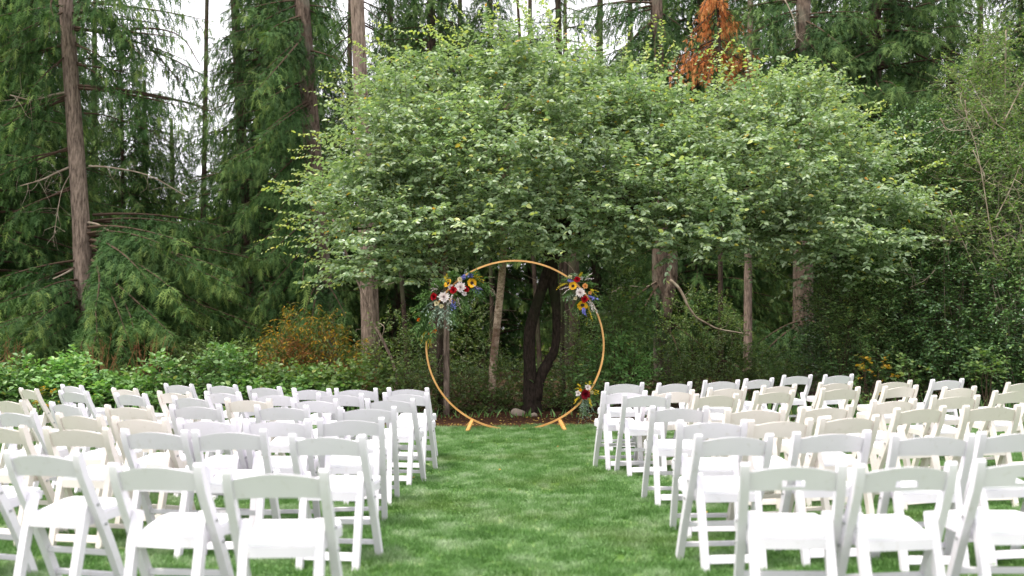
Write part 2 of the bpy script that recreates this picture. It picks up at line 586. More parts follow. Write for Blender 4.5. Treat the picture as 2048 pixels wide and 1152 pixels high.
# broad leaf: six sided, folded along the rib, unit length along y
LEAF_V = np.array([(0, 0, 0), (.26, .28, .05), (.24, .62, .05), (0, 1, -.10), (-.24, .62, .05), (-.26, .28, .05)])
LEAF_F = np.array([(0, 1, 2), (0, 2, 3), (0, 3, 4), (0, 4, 5)])
# small leaf: folded lozenge
SLEAF_V = np.array([(0, 0, 0), (.27, .45, .07), (0, 1, -.06), (-.27, .45, .07)])
SLEAF_F = np.array([(0, 1, 2), (0, 2, 3)])


def fronds(P, D, Lb, rng, bagN, bagW, hang=0.35, lat=0.55, step=0.16, size=0.2, sag=0.12, rise=0.0, bare=0.15, wr=0.018, twist=0.3):
    """conifer branches: P (b,3) roots, D (b,3) outward directions, Lb (b,) lengths. Laterals with hanging needle sprays."""
    b = len(P)
    D = unit(D)
    smax = int(Lb.max() / step) + 1
    t = (np.arange(smax)[None, :] + rng.random((b, smax)) * .6) * step                 # (b,s) distance along
    ok = (t < Lb[:, None]) & (t > Lb[:, None] * bare)
    u = t / Lb[:, None]
    side0 = unit(np.cross(D, [0, 0, 1.0]))
    bend = rng.normal(0, .12, (b, 1, 1)) * Lb[:, None, None] * (u ** 2)[..., None]
    pos = P[:, None, :] + D[:, None, :] * t[..., None] + side0[:, None, :] * bend
    pos[..., 2] += (rise * u - sag * u ** 2) * Lb[:, None] * 1.0
    # wood of each branch
    for k in range(b):
        uu = np.linspace(0, 1, 7)
        q = P[k] + D[k] * (uu * Lb[k])[:, None] + side0[k] * (bend[k, -1, 0] if smax else 0) * 0
        bb = (bend[k, :, 0] / np.maximum(u[k] ** 2, 1e-6)).mean()
        q = q + side0[k] * (bb * uu ** 2)[:, None]
        q[:, 2] += (rise * uu - sag * uu ** 2) * Lb[k]
        tube(bagW, q, wr * Lb[k] ** .5 * (1.05 - uu) + .003, seg=4, cap=False)
    # laterals
    bi, si = np.nonzero(ok)
    bi, si = np.repeat(bi, 2), np.repeat(si, 2)
    sg = np.tile([1.0, -1.0], len(bi) // 2)
    n = len(bi)
    L2 = lat * (1 - .72 * u[bi, si]) * rng.uniform(.55, 1.15, n) * np.minimum(1, .35 + 2.2 * u[bi, si])
    tw = rng.normal(0, twist, n)
    dl = side0[bi] * sg[:, None] * .8 + D[bi] * .75 + np.stack([np.zeros(n), np.zeros(n), -hang * rng.uniform(.3, 1.6, n) + tw * .5], 1)
    dl = unit(dl)
    jm = max(2, int(lat * 1.15 / (size * .62)) + 1)
    j = np.arange(jm)[None, :] * size * .62
    okj = j < L2[:, None]
    P2 = pos[bi, si]
    pj = P2[:, None, :] + dl[:, None, :] * j[..., None]
    pj[..., 2] -= hang * 1.1 * j ** 2 / np.maximum(L2[:, None], .05)
    tang = dl[:, None, :] + np.zeros_like(pj)
    tang[..., 2] = tang[..., 2] - hang * 2.2 * j / np.maximum(L2[:, None], .05)
    a, c = np.nonzero(okj)
    T = pj[a, c] + rng.normal(0, .012, (len(a), 3))
    dd = unit(tang[a, c] + rng.normal(0, .28, (len(a), 3)))
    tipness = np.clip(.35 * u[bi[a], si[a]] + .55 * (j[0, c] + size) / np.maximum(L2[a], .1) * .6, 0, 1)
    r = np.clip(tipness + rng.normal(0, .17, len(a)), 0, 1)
    up = np.broadcast_to([0, 0, 1.0], dd.shape)
    M = frames(dd, up, roll=rng.normal(0, .7, len(a)))
    S = size * rng.uniform(.75, 1.35, len(a))
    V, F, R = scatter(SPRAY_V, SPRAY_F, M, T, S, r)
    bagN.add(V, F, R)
    # tip sprays
    tipp = P + D * Lb[:, None]
    tipp[:, 2] += (rise - sag) * Lb
    return len(a)


def conifer_crown(seed, z0, z1, rmax, nb, hang, lat, size, step, needle, rtop=.25, sag=.15, rise=0.05, down=.12):
    rng = np.random.default_rng(seed)
    z = z0 + (z1 - z0) * (np.arange(nb) + rng.random(nb)) / nb
    f = (z - z0) / (z1 - z0)
    Lb = rmax * (1 - (1 - rtop) * f) * rng.uniform(.6, 1.12, nb)
    az = np.arange(nb) * 2.39996 + rng.normal(0, .35, nb)
    D = np.stack([np.cos(az), np.sin(az), rng.normal(-down, .10, nb)], 1)
    P = np.stack([np.cos(az) * .08, np.sin(az) * .08, z], 1)
    bn, bw = Bag(), Bag()
    fronds(P, D, Lb, rng, bn, bw, hang=hang, lat=lat, step=step, size=size, sag=sag, rise=rise)
    return bn.mesh('needles', needle), bw.mesh('boughs', M_TWIG)


def leaf_shoots(P, D, Ls, nl, rng, bag, bagW=None, leaf=.07, aspect=1.0, tv=LEAF_V, tf=LEAF_F, droop=.2, arch=.1, flat=.8, rb=.35, tip_r=.0, wood=.004, jit=.5):
    """leafy shoots: alternate leaves along a curved twig"""
    b = len(P)
    D = unit(D)
    side = unit(np.cross(D, [0.02, 0.01, 1.0]))
    k = np.arange(nl)[None, :]
    u = (k + rng.random((b, nl)) * .7 + .3) / nl
    t = u * Ls[:, None]
    pos = P[:, None, :] + D[:, None, :] * t[..., None]
    pos[..., 2] -= arch * u ** 2 * Ls[:, None]
    sg = np.where((k % 2) == 0, 1.0, -1.0) + np.zeros((b, nl))
    dl = side[:, None, :] * sg[..., None] * .85 + D[:, None, :] * .55
    dl = dl.reshape(-1, 3) + rng.normal(0, jit * .6, (b * nl, 3))
    dl[:, 2] -= droop
    up = np.stack([rng.normal(0, (1 - flat) * 1.5, b * nl), rng.normal(0, (1 - flat) * 1.5, b * nl), np.ones(b * nl)], 1)
    M = frames(dl, up, roll=rng.normal(0, jit, b * nl))
    S = leaf * rng.uniform(.65, 1.2, b * nl)
    S3 = np.stack([S * aspect, S, S], 1)
    r = rb + rng.normal(0, .16, b * nl) + (tip_r * u).reshape(-1)
    ex = rng.random(b * nl)
    r = np.clip(r, 0, .9)
    r = np.where(ex > .985, rng.uniform(.94, 1, b * nl), r)
    V, F, R = scatter(tv, tf, M, pos.reshape(-1, 3), S3, r)
    bag.add(V, F, R)
    if bagW is not None:
        # thin three sided twigs
        q = np.stack([P, P + D * (Ls * .5)[:, None], P + D * Ls[:, None]], 1)
        q[:, 1, 2] -= arch * .25 * Ls
        q[:, 2, 2] -= arch * Ls
        a = np.array([0, 2.09, 4.19])
        z = np.cross(side, D)
        rad = np.array([1, .75, .3])[None, :, None, None] * wood
        ring = side[:, None, None, :] * np.cos(a)[None, None, :, None] + z[:, None, None, :] * np.sin(a)[None, None, :, None]
        V = (q[:, :, None, :] + ring * rad).reshape(-1, 3)
        f = []
        for s_ in range(2):
            for j_ in range(3):
                a0, a1 = s_ * 3 + j_, s_ * 3 + (j_ + 1) % 3
                f += [(a0, a0 + 3, a1 + 3), (a0, a1 + 3, a1)]
        F = (np.array(f)[None] + (np.arange(b) * 9)[:, None, None]).reshape(-1, 3)
        bagW.add(V, F)


def sphere_pts(n, rng):
    v = rng.normal(size=(n, 3))
    return unit(v)


clover()

# ------------------------------------------------------------------ far woodland behind the forest
def far_woodland():
    rng = np.random.default_rng(11)
    cl = []
    for i in range(300):
        x = rng.uniform(-42, 42)
        y = rng.uniform(48, 66)
        top = 10.5 + 2.0 * math.sin(x * .35 + 2.2) + rng.uniform(-1.5, 2) - 3.2 * math.exp(-((x + 17) / 2.6) ** 2)
        cl.append((x, y, rng.random() ** 1.5 * (top - 1.5), rng.uniform(1.6, 2.9)))
    cl = np.array(cl)
    n = 125000
    i = rng.integers(0, len(cl), n)
    s = sphere_pts(n, rng)
    P = cl[i, :3] + s * cl[i, 3:4] * np.array([1, 1, 1.1]) * (rng.uniform(.6, 1.05, (n, 1)))
    P = P[P[:, 2] > 0]
    n = len(P)
    M = frames(rng.normal(0, 1, (n, 3)) + [0, 0, -.4], None, rng.normal(0, 1, n))
    V, F, R = scatter(SLEAF_V, SLEAF_F, M, P, rng.uniform(.28, .6, n), np.clip(rng.normal(.45, .22, n), 0, 1))
    o = link_mesh('woodland', np_mesh('woodland', V, F, M_FARLEAF, R), kind='stuff')
    tag(o, 'pale green woodland seen through the gaps far behind the tall firs', 'woodland')


far_woodland()

# ------------------------------------------------------------------ conifers
CROWN = {
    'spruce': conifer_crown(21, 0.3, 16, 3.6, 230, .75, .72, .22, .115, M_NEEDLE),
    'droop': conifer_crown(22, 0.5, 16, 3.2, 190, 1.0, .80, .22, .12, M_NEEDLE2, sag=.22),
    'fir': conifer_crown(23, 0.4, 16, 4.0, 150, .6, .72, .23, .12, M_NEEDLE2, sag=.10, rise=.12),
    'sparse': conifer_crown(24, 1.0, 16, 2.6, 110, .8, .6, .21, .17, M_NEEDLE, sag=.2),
}


def conifer(px_top, px_bot, d, rad, bark, crown, label, cz=0.0, cs=1.0, spin=0.0, h=None, group='tall conifers standing in the forest', zscale=1.0, curve=0.0):
    """trunk through the two pixels (top of frame, foot) at distance d, crown proto shared"""
    a = px_at(px_bot, 700, d)
    t = px_at(px_top, 0, d)
    base = np.array([a[0] + (a[0] - t[0]) / (t[2] - a[2]) * a[2], d, -0.02])
    lean = (t[0] - a[0]) / (t[2] - a[2])
    if h is None: h = 19.0 if (cs > .7 or not crown or cz) else 16.5 * cs
    root = empty('fir_tree', base)
    bag = Bag()
    zz = np.concatenate([[0, .12, .35, .8], np.linspace(1.6, h, 16)])
    P = np.stack([zz * lean + curve * np.sin(zz / h * 9), .05 * np.sin(zz * .4), zz], 1)
    R = rad * (1 - zz / h * .72) * (1 + .45 * np.exp(-zz * 4))
    rng = np.random.default_rng(int(px_bot * 7 + d + 999))
    tube(bag, P, R, seg=14, wob=.035, rng=rng)
    tr = link_mesh('trunk', bag.mesh('trunk', bark, smooth=True), root)
    if crown:
        n, w = CROWN[crown]
        for nm, me in (('crown', n), ('boughs', w)):
            o = link_mesh(nm, me, root, kind='stuff')
            o.location = (lean * cz, 0, cz)
            o.scale = (cs, cs, cs * zscale)
            o.rotation_euler = (0, lean, spin)
    tag(root, label, 'tree', group)
    return root, base, lean


# the bare reddish trunk close to the bramble
T1, T1b, T1l = conifer(132, 176, 21.0, .215, M_GREYBARK, None, 'tall bare reddish grey fir trunk rising out of the bramble hedge with dead side branches', curve=.0)


def px_branch(root, pts, d0, d1, r0, r1, name='branch', mat=None, seg=6, label=None, rng=RNG, n=18):
    """a bare branch through pixels, depth running d0 -> d1, as a part of root"""
    Q = [px_at(x, y, d0 + (d1 - d0) * i / (len(pts) - 1)) for i, (x, y) in enumerate(pts)]
    Q = smooth_path(Q, n)
    bag = Bag()
    tube(bag, Q, np.linspace(r0, r1, n), seg=seg, wob=.05, rng=rng)
    me = bag.mesh(name, mat or M_PALETWIG, smooth=True)
    o = link_mesh(name, me, root)
    o.location = -np.array(root.location)
    if label: o['label'] = label
    return o, Q


def side_twigs(root, Q, n, length, mat, seed, rad=.004, down=.2, name='twigs'):
    rng = np.random.default_rng(seed)
    bag = Bag()
    for k in range(n):
        i = rng.integers(len(Q) // 4, len(Q))
        p = Q[i]
        d = unit(rng.normal(0, 1, 3) + [0, 0, -down])
        l = length * rng.uniform(.3, 1)
        e = p + d * l
        m = (p + e) / 2 + rng.normal(0, .12 * l, 3)
        e2 = e + rng.normal(0, .25 * l, 3)
        tube(bag, smooth_path([p, m, e, e2], 7), np.linspace(rad, rad * .4, 7), seg=3, cap=False)
    o = link_mesh(name, bag.mesh(name, mat), root, kind='stuff')
    o.location = -np.array(root.location)
    return o


# dead and live limbs of the bare trunk
_, q = px_branch(T1, [(178, 332), (230, 336), (300, 352), (372, 392)], 21, 20.6, .022, .008)
side_twigs(T1, q, 14, .6, M_PALETWIG, 1)
_, q = px_branch(T1, [(140, 334), (112, 346), (82, 360), (40, 372)], 21, 20.4, .03, .010)
side_twigs(T1, q, 14, .7, M_PALETWIG, 2)
_, q = px_branch(T1, [(176, 445), (198, 450), (228, 468), (262, 474), (300, 480)], 21, 20.0, .030, .012)
_, q = px_branch(T1, [(152, 534), (132, 546), (106, 558)], 21, 20.5, .030, .014)
_, q = px_branch(T1, [(172, 176), (230, 178), (300, 192), (372, 205), (420, 222)], 21, 20.8, .036, .012, mat=M_TWIG)
side_twigs(T1, q, 26, .8, M_TWIG, 3)
_, q = px_branch(T1, [(165, 118), (220, 113), (290, 120), (352, 140)], 21, 21.5, .018, .006, mat=M_TWIG)
side_twigs(T1, q, 20, .7, M_TWIG, 4)
_, q = px_branch(T1, [(168, 226), (215, 232), (300, 262), (350, 292)], 21, 21.8, .018, .006, mat=M_TWIG)
side_twigs(T1, q, 20, .6, M_TWIG, 5)
_, q = px_branch(T1, [(168, 60), (230, 68), (290, 56), (360, 72), (400, 130)], 21, 20.3, .03, .01, mat=M_TWIG)
_, q = px_branch(T1, [(135, 184), (96, 192), (64, 200), (20, 190)], 21, 20.2, .03, .012)
side_twigs(T1, q, 16, .7, M_PALETWIG, 6)
_, q = px_branch(T1, [(142, 345), (124, 380), (116, 420), (108, 470)], 21, 20.4, .012, .005)
side_twigs(T1, q, 14, .5, M_PALETWIG, 7, down=1)


def custom_fronds(root, specs, seed, needle, name='crown', **kw):
    """boughs given by pixel of root, pixel of tip, depths"""
    rng = np.random.default_rng(seed)
    A = np.array([px_at(a[0], a[1], a[4]) for a in specs])
    B = np.array([px_at(a[2], a[3], a[5]) for a in specs])
    D = B - A
    Lb = np.linalg.norm(D, axis=1)
    bn, bw = Bag(), Bag()
    fronds(A, D, Lb, rng, bn, bw, **kw)
    loc = -np.array(root.location)
    for nm, bg, mt in ((name, bn, needle), ('boughs', bw, M_TWIG)):
        o = link_mesh(nm, bg.mesh(nm, mt), root, kind='stuff')
        o.location = loc


rngf = np.random.default_rng(5)
sp = []
for (ax, ay, bx, by, da, db) in [
    (176, 455, 330, 470, 20.9, 18.6), (180, 470, 420, 520, 21, 19.2), (182, 480, 300, 540, 20.9, 17.8), (184, 500, 470, 560, 21.1, 20.2),
    (184, 520, 240, 600, 20.9, 17.8), (184, 560, 330, 640, 21, 18.2), (185, 590, 200, 660, 20.8, 17.9), (186, 600, 420, 650, 21, 19.3),
    (186, 540, 380, 600, 21, 18.5), (188, 640, 150, 690, 20.8, 18.4), (188, 640, 260, 700, 20.8, 18.0), (188, 620, 360, 690, 21, 18.8),
    (160, 560, 60, 580, 21, 19), (160, 570, 0, 600, 21, 19.6), (166, 600, 40, 640, 21, 18.4), (160, 520, -30, 560, 21, 20),
    (168, 640, 90, 680, 21, 18.7), (166, 610, -40, 660, 21, 19.2),
    (188, 470, 500, 500, 21.4, 21.5), (186, 500, 520, 590, 21.4, 21.5), (186, 560, 540, 650, 21.5, 21.0), (186, 430, 440, 440, 21.3, 20.9)]:
    sp.append((ax, ay, bx, by, da, db))
    for _q in range(2): sp.append((ax, ay + 12, bx + rngf.uniform(-60, 60), by + rngf.uniform(0, 60), da, db + rngf.uniform(-.4, 1.2)))
custom_fronds(T1, sp, 6, M_NEEDLE, hang=.75, lat=.7, step=.085, size=.20, sag=.16, rise=.12, bare=.22)
sp = []
for (ax, ay, bx, by, da, db) in [
    (145, 30, 260, 10, 21, 20), (140, 20, 40, 60, 21, 20), (135, 60, 20, 90, 21, 20.2), (150, 90, 230, 120, 21, 20.5), (150, 40, 330, 30, 21, 20.6),
    (140, 10, -20, 30, 21, 20.4), (155, 10, 430, -10, 21, 20.6), (150, 60, 390, 75, 21, 20.5), (155, 130, 300, 150, 21, 20.6), (155, 176, 400, 210, 21, 20.6), (130, 90, -30, 130, 21, 20.4),
    (120, -20, 60, 20, 21, 19.5), (140, -30, 200, 10, 21, 19.5), (135, 110, 60, 170, 21, 20), (160, 20, 300, 60, 21, 19.9),
    (140, -60, 300, -30, 21, 19), (130, -60, -10, -40, 21, 19), (300, 100, 420, 150, 20.7, 20.5), (150, 185, 20, 230, 21, 20.3),
    (130, 200, -30, 260, 21, 20.3), (140, 380, 20, 420, 21, 20.3), (140, 300, -20, 330, 21, 20.6)]:
    sp.append((ax, ay, bx, by, da, db))
    sp.append((ax, ay - 5, bx + rngf.uniform(-60, 60), by + rngf.uniform(-10, 60), da, db + rngf.uniform(-.4, .8)))
custom_fronds(T1, sp, 7, M_NEEDLE, hang=1.05, lat=.75, step=.12, size=.19, sag=.12, rise=.05, bare=.3)

FO = 'tall conifers standing in the forest'
# (top px, foot px, distance, radius, bark, crown, label, crown z, crown scale, spin)
trees = [
    (-30, -20, 24, .24, M_REDBARK, 'spruce', 'dense dark spruce with hanging boughs at the edge behind the bramble hedge', 0, 1.0, .3),
    (62, 70, 27, .20, M_REDBARK, 'droop', 'dark drooping spruce standing just behind the bare reddish trunk', 0, 1.0, 1.3),
    (240, 250, 31, .10, M_REDBARK, 'spruce', 'short slender spruce whose top ends below the gap of open sky', 0, .66, 2.0),
    (415, 400, 29, .10, M_REDBARK, 'sparse', 'very thin dark trunk crossing the gap of open sky', -1, .62, .5),
    (470, 502, 25, .17, M_REDBARK, 'droop', 'dark narrow spruce between the gap of sky and the thick brown trunk', 0, .86, 2.2),
    (560, 565, 31, .16, M_REDBARK, 'spruce', 'shaded slim spruce filling in behind the thick brown trunk', 0, 1.0, 4.0),
    (604, 652, 22, .255, M_FIRBARK, None, 'thick brown furrowed fir trunk just beyond the left end of the leafy tree', 0, 1, 0),
    (714, 742, 20, .20, M_GREYBARK, None, 'straight pale grey fir trunk with bare side twigs behind the yellowing bushes', 0, 1, 0),
    (862, 872, 29, .22, M_REDBARK, 'fir', 'dark fir half hidden behind the top of the leafy tree', 4.5, .8, 1.0),
    (882, 872, 34, .2, M_REDBARK, 'sparse', 'slim dark fir paired close beside another above the leafy tree', 3, .9, 2.5),
    (1035, 1078, 27, .07, M_REDBARK, None, 'thin speckled grey trunk showing above the leafy tree between two dark ones', 0, 1, 0),
    (1116, 1130, 27, .14, M_REDBARK, 'sparse', 'slender dark trunk against a patch of sky above the arch', 3.2, .8, 3.3),
    (1200, 1190, 33, .2, M_REDBARK, 'droop', 'drooping spruce deep in the forest behind the twin plum stem', 1.2, .6, .9),
    (1312, 1325, 22, .21, M_FIRBARK, None, 'stout furrowed fir trunk wrapped in twigs beyond the right side of the arch', 0, 1, 0),
    (1400, 1400, 30, .18, M_REDBARK, 'spruce', 'dark spruce standing behind the orange dead branches', 0, 1, 1.9),
    (1500, 1496, 26, .12, M_GREYBARK, 'sparse', 'thin smooth grey trunk between the two stout trunks on the holly side', 4.0, .7, .2),
    (1606, 1608, 21, .23, M_FIRBARK, None, 'stout reddish fir trunk standing just clear of the holly thicket', 0, 1, 0),
    (1752, 1750, 25, .19, M_REDBARK, 'fir', 'big dark fir with blue green boughs above the holly thicket', 3.2, 1.0, 5.0),
    (1690, 1690, 33, .2, M_REDBARK, 'spruce', 'shaded spruce filling the forest behind the big dark fir', 0, 1, 5.5),
    (1900, 1900, 30, .2, M_REDBARK, 'droop', 'drooping dark fir at the top corner behind the pale shrub', 2.5, .9, 3.5),
    (2060, 2060, 27, .2, M_REDBARK, 'spruce', 'dark spruce cut by the frame edge behind the holly thicket', 0, .8, 4.5),
    (980, 985, 36, .2, M_REDBARK, 'spruce', 'deep shaded spruce seen through the middle of the arch', 0, .9, .4),
    (780, 790, 33, .2, M_REDBARK, 'droop', 'deep shaded spruce behind the pair of thin grey trunks', 0, .85, 1.7),
    (340, 350, 38, .2, M_REDBARK, 'droop', 'distant low spruce under the gap of open sky', 0, .60, 2.7),
]
WHERE = ['behind the first hanging boughs at the frame edge', 'behind the bare reddish trunk', 'low under the first dark branch across the sky', 'with its tip in the gap of open sky', 'below the narrow slit of sky',
         'behind the very thin dark trunk', 'left of the thick brown trunk', 'behind the thick brown trunk', 'behind the straight pale grey trunk', 'above the flower spray with trailing greenery', 'behind the paired thin trunks',
         'seen past the leaning birch', 'behind the twisted twin stem', 'behind the upper right of the arch', 'behind the stout trunk wrapped in twigs', 'behind the crooked bare branch', 'beside the thin smooth grey trunk',
         'behind the stout reddish trunk', 'under the big blue green boughs', 'over the middle of the holly thicket', 'behind the lichen covered pale tree', 'at the holly-side frame edge', 'outside the frame beyond the bramble', 'outside the frame beyond the holly']
for k, (x_, d_, s_) in enumerate([(20, 36, .9), (130, 33, .95), (190, 40, .72), (290, 36, .66), (385, 43, .40), (450, 40, .6), (530, 38, 1), (620, 35, 1), (700, 40, .75), (830, 41, .8), (920, 38, .85), (1060, 39, .8), (1130, 42, .68),
                                 (1260, 37, .70), (1330, 40, 1), (1450, 38, 1), (1550, 36, 1), (1630, 40, 1), (1780, 37, 1), (1850, 40, .85), (1960, 36, .8), (2040, 38, .8), (-60, 32, 1), (2120, 33, .9)]):
    trees.append((x_, x_, d_, .2, M_REDBARK, ('spruce', 'droop', 'fir')[k % 3], 'shaded spruce deep in the forest, ' + WHERE[k], (2.0 if x_ % 20 else 0.8) if 750 < x_ < 1300 else 0, s_, k * 1.3))
ROOTS = {}
for i, (pt, pb, d, r, bark, cr_, lab, cz, cs, sp_) in enumerate(trees):
    ROOTS[pb] = conifer(pt, pb, d, r, bark, cr_, lab, cz, cs, sp_)

# boughs that only reach into view from trunks bare below
def add_boughs(root, specs, seed, needle, **kw):
    full = []
    rg = np.random.default_rng(seed)
    for s in specs:
        full.append(s)
        full.append((s[0], s[1] + 6, s[2] + rg.uniform(-45, 45), s[3] + rg.uniform(-10, 40), s[4], s[5] + rg.uniform(-.8, .8)))
    custom_fronds(root, full, seed, needle, **kw)


R604 = ROOTS[652][0]
add_boughs(R604, [(612, 30, 500, 60, 22, 20.5), (612, 60, 560, 130, 22, 20), (614, 100, 700, 120, 22, 21), (616, 160, 530, 190, 22, 20.8), (620, 200, 540, 250, 22, 20),
                  (626, 240, 500, 300, 22, 20.4), (630, 280, 520, 380, 22, 20.6), (632, 330, 540, 430, 22, 21), (606, 0, 480, 10, 22, 21), (608, 10, 700, 20, 22, 22),
                  (636, 420, 500, 480, 22, 20.5), (640, 470, 560, 560, 22, 20.2), (642, 500, 500, 600, 22, 20.6), (645, 540, 600, 640, 22, 20.0), (645, 560, 700, 620, 22, 20.6),
                  (645, 580, 540, 680, 22, 20.0), (616, 90, 570, 60, 22, 21.5)], 31, M_NEEDLE,
           hang=.8, lat=.7, step=.10, size=.20, sag=.15, rise=.06, bare=.15)
R714 = ROOTS[742][0]
add_boughs(R714, [(716, 0, 800, 30, 20, 20.5), (716, 20, 660, 50, 20, 21), (718, 40, 780, 70, 20, 20.6), (714, -20, 850, -10, 20, 21), (716, 60, 640, 110, 20, 21)], 32, M_NEEDLE2,
           hang=.8, lat=.45, step=.2, size=.18, sag=.15, rise=.05, bare=.2)
_, q = px_branch(R714, [(748, 566), (765, 564), (780, 556)], 20, 19.6, .012, .004)
_, q = px_branch(R714, [(748, 570), (766, 571), (788, 565)], 20, 19.6, .012, .004)
_, q = px_branch(R714, [(748, 645), (762, 648), (768, 660), (752, 700)], 20, 19.6, .01, .004)
R1312 = ROOTS[1325][0]
add_boughs(R1312, [(1312, 10, 1200, 30, 22, 21), (1312, 40, 1230, 90, 22, 21), (1314, 80, 1180, 110, 22, 21.5), (1312, 0, 1140, 0, 22, 21.6), (1312, 20, 1380, 60, 22, 22),
                   (1318, 560, 1240, 620, 22, 20.8), (1330, 600, 1250, 680, 22, 20.8), (1330, 640, 1420, 690, 22, 20.5), (1312, 60, 1260, 140, 22, 21)], 33, M_NEEDLE2,
           hang=.9, lat=.65, step=.10, size=.19, sag=.16, rise=.05, bare=.15)
_, q = px_branch(R1312, [(1340, 560), (1356, 574), (1368, 594), (1376, 612), (1392, 634), (1412, 646), (1436, 658), (1470, 664), (1492, 668)], 20.2, 19.6, .034, .012, mat=M_PALETWIG, seg=8, n=26)
side_twigs(R1312, q, 12, .35, M_PALETWIG, 41)
_, q = px_branch(R1312, [(1318, 560), (1290, 574), (1250, 572), (1222, 586)], 22, 20.8, .014, .005)
side_twigs(R1312, q, 10, .3, M_PALETWIG, 42)
_, q = px_branch(R1312, [(1345, 500), (1346, 540), (1340, 580), (1330, 640)], 21.6, 21.6, .10, .12, mat=M_FIRBARK, seg=10)
side_twigs(R1312, q, 40, .5, M_TWIG, 43, down=.8)
R1606 = ROOTS[1608][0]
add_boughs(R1606, [(1606, 20, 1520, 40, 21, 20.4), (1606, 40, 1680, 80, 21, 19.6), (1606, 90, 1540, 130, 21, 20.4), (1606, 70, 1660, 140, 21, 19.8), (1606, 0, 1470, 10, 21, 20.6),
                   (1606, 120, 1700, 150, 21, 20), (1606, 640, 1500, 680, 21, 19.5), (1606, 660, 1560, 710, 21, 19.2), (1606, 640, 1680, 660, 21, 19.6), (1606, 680, 1480, 740, 21, 19.2), (1606, 30, 1740, 20, 21, 20)], 34, M_NEEDLE2,
           hang=.6, lat=.7, step=.09, size=.20, sag=.13, rise=.08, bare=.15)
_, q = px_branch(R1606, [(1570, 0), (1580, 20), (1590, 46), (1594, 72), (1602, 80)], 20.4, 20.2, .014, .005)
side_twigs(R1606, q, 22, .4, M_PALETWIG, 44)
R1752 = ROOTS[1750][0]
add_boughs(R1752, [(1752, 30, 1660, 60, 25, 23.4), (1752, 60, 1850, 80, 25, 23), (1752, 100, 1680, 140, 25, 23), (1752, 120, 1860, 160, 25, 23.4), (1752, 150, 1700, 200, 25, 23),
                   (1752, 180, 1840, 220, 25, 23.2), (1752, 200, 1660, 180, 25, 24), (1752, 0, 1900, 20, 25, 23.4), (1752, 60, 1640, 110, 25, 24)], 35, M_NEEDLE2,
           hang=.45, lat=.75, step=.10, size=.21, sag=.10, rise=.12, bare=.2)
_, q = px_branch(R1752, [(1765, 60), (1820, 100), (1860, 120), (1915, 142)], 24.8, 24, .03, .02, mat=M_TWIG)
_, q = px_branch(R1752, [(1765, 40), (1850, 62), (1900, 100), (1940, 118)], 24.8, 24, .035, .015, mat=M_TWIG)

# the dead orange conifer branch hanging above the leafy tree
dead = empty('dead_fir_top', px_at(1430, 780, 21.0) * [1, 1, 0])
bag = Bag()
P0, P1 = px_at(1432, -60, 21.0), px_at(1436, 230, 21.0)
tube(bag, smooth_path([np.array([P1[0] - .05, 21, -.02]), np.array([P1[0], 21, 3]), P1, (P0 + P1) / 2 + [.05, 0, 0], P0, P0 + [0, 0, 3]], 16), np.linspace(.06, .02, 16), seg=8)
tr = link_mesh('trunk', bag.mesh('trunk', M_REDBARK, True), dead)
tr.location = -np.array(dead.location)
sp = []
rg = np.random.default_rng(77)
for k in range(62):
    yt = rg.uniform(-20, 165)
    x1 = 1432 + rg.choice([-1, 1]) * rg.uniform(.15, 1) * (22 + max(0, yt) * .68)
    sp.append((1432 + rg.uniform(-3, 3), yt - rg.uniform(18, 55), x1, yt, 21, 21 + rg.uniform(-.6, .6)))
custom_fronds(dead, sp, 78, M_DEADNEEDLE, hang=1.3, lat=.26, step=.13, size=.12, sag=.10, rise=.04, bare=.1)
tag(dead, 'dead fir top with rusty orange needles above the leafy tree', 'dead tree')

# twin slim trunks and the leaning birch seen through the arch
def slim_trunk(name, pts, d, r0, r1, mat, label, cat='tree', twigs=0, seed=1, group=None, wob=.03):
    """trunk through photograph pixels, from its foot upwards"""
    f = px_at(pts[0][0], pts[0][1], d)
    base = np.array([f[0], d, -.01])
    root = empty(name, base)
    Q = [base] + [px_at(x, y, d) for x, y in pts[1:]]
    top = Q[-1] + (Q[-1] - Q[-2]) / np.linalg.norm(Q[-1] - Q[-2]) * 2.2
    Q = smooth_path(Q + [top], 26) - base
    bag = Bag()
    tube(bag, Q, np.linspace(r0, r1, 26), seg=12, wob=wob, rng=np.random.default_rng(seed))
    link_mesh('trunk', bag.mesh('trunk', mat, True), root)
    if twigs: 
        o = side_twigs(root, Q[:20], twigs, .6, M_PALETWIG, seed, rad=.005)
        o.location = (0, 0, 0)
    tag(root, label, cat, group)
    return root


M_BIRCH = bark_mat('peeling_birch_bark', (.24, .15, .10), (.80, .62, .48), moss=(.16, .09, .06), sc=(6, 6, 9), bump=.006)
slim_trunk('slim_tree', [(882, 822), (880, 690), (877, 560), (874, 440)], 16.6, .062, .05, M_REDBARK, 'thin dark brown trunk, darker of the pair behind the left of the arch', seed=2, twigs=10)
slim_trunk('slim_tree', [(893, 822), (893, 690), (892, 560), (888, 440)], 15.9, .052, .042, M_GREYBARK, 'thin pale grey trunk, lighter of the pair behind the left of the arch', seed=3, twigs=12)
slim_trunk('birch_tree', [(984, 815), (986, 740), (994, 650), (1001, 580), (1006, 520), (1008, 440)], 16.8, .072, .052, M_BIRCH, 'leaning birch with pale peeling bark seen inside the arch', 'tree', seed=4, twigs=14)
slim_trunk('slim_tree', [(986, 800), (984, 700), (983, 600), (980, 500)], 20.5, .045, .035, M_REDBARK, 'dim thin trunk directly behind the leaning birch', seed=5, twigs=12)
slim_trunk('slim_tree', [(1127, 800), (1124, 700), (1125, 600), (1122, 500)], 19.5, .055, .04, M_REDBARK, 'thin dark trunk just beyond the twisted twin stem', seed=6, twigs=12)
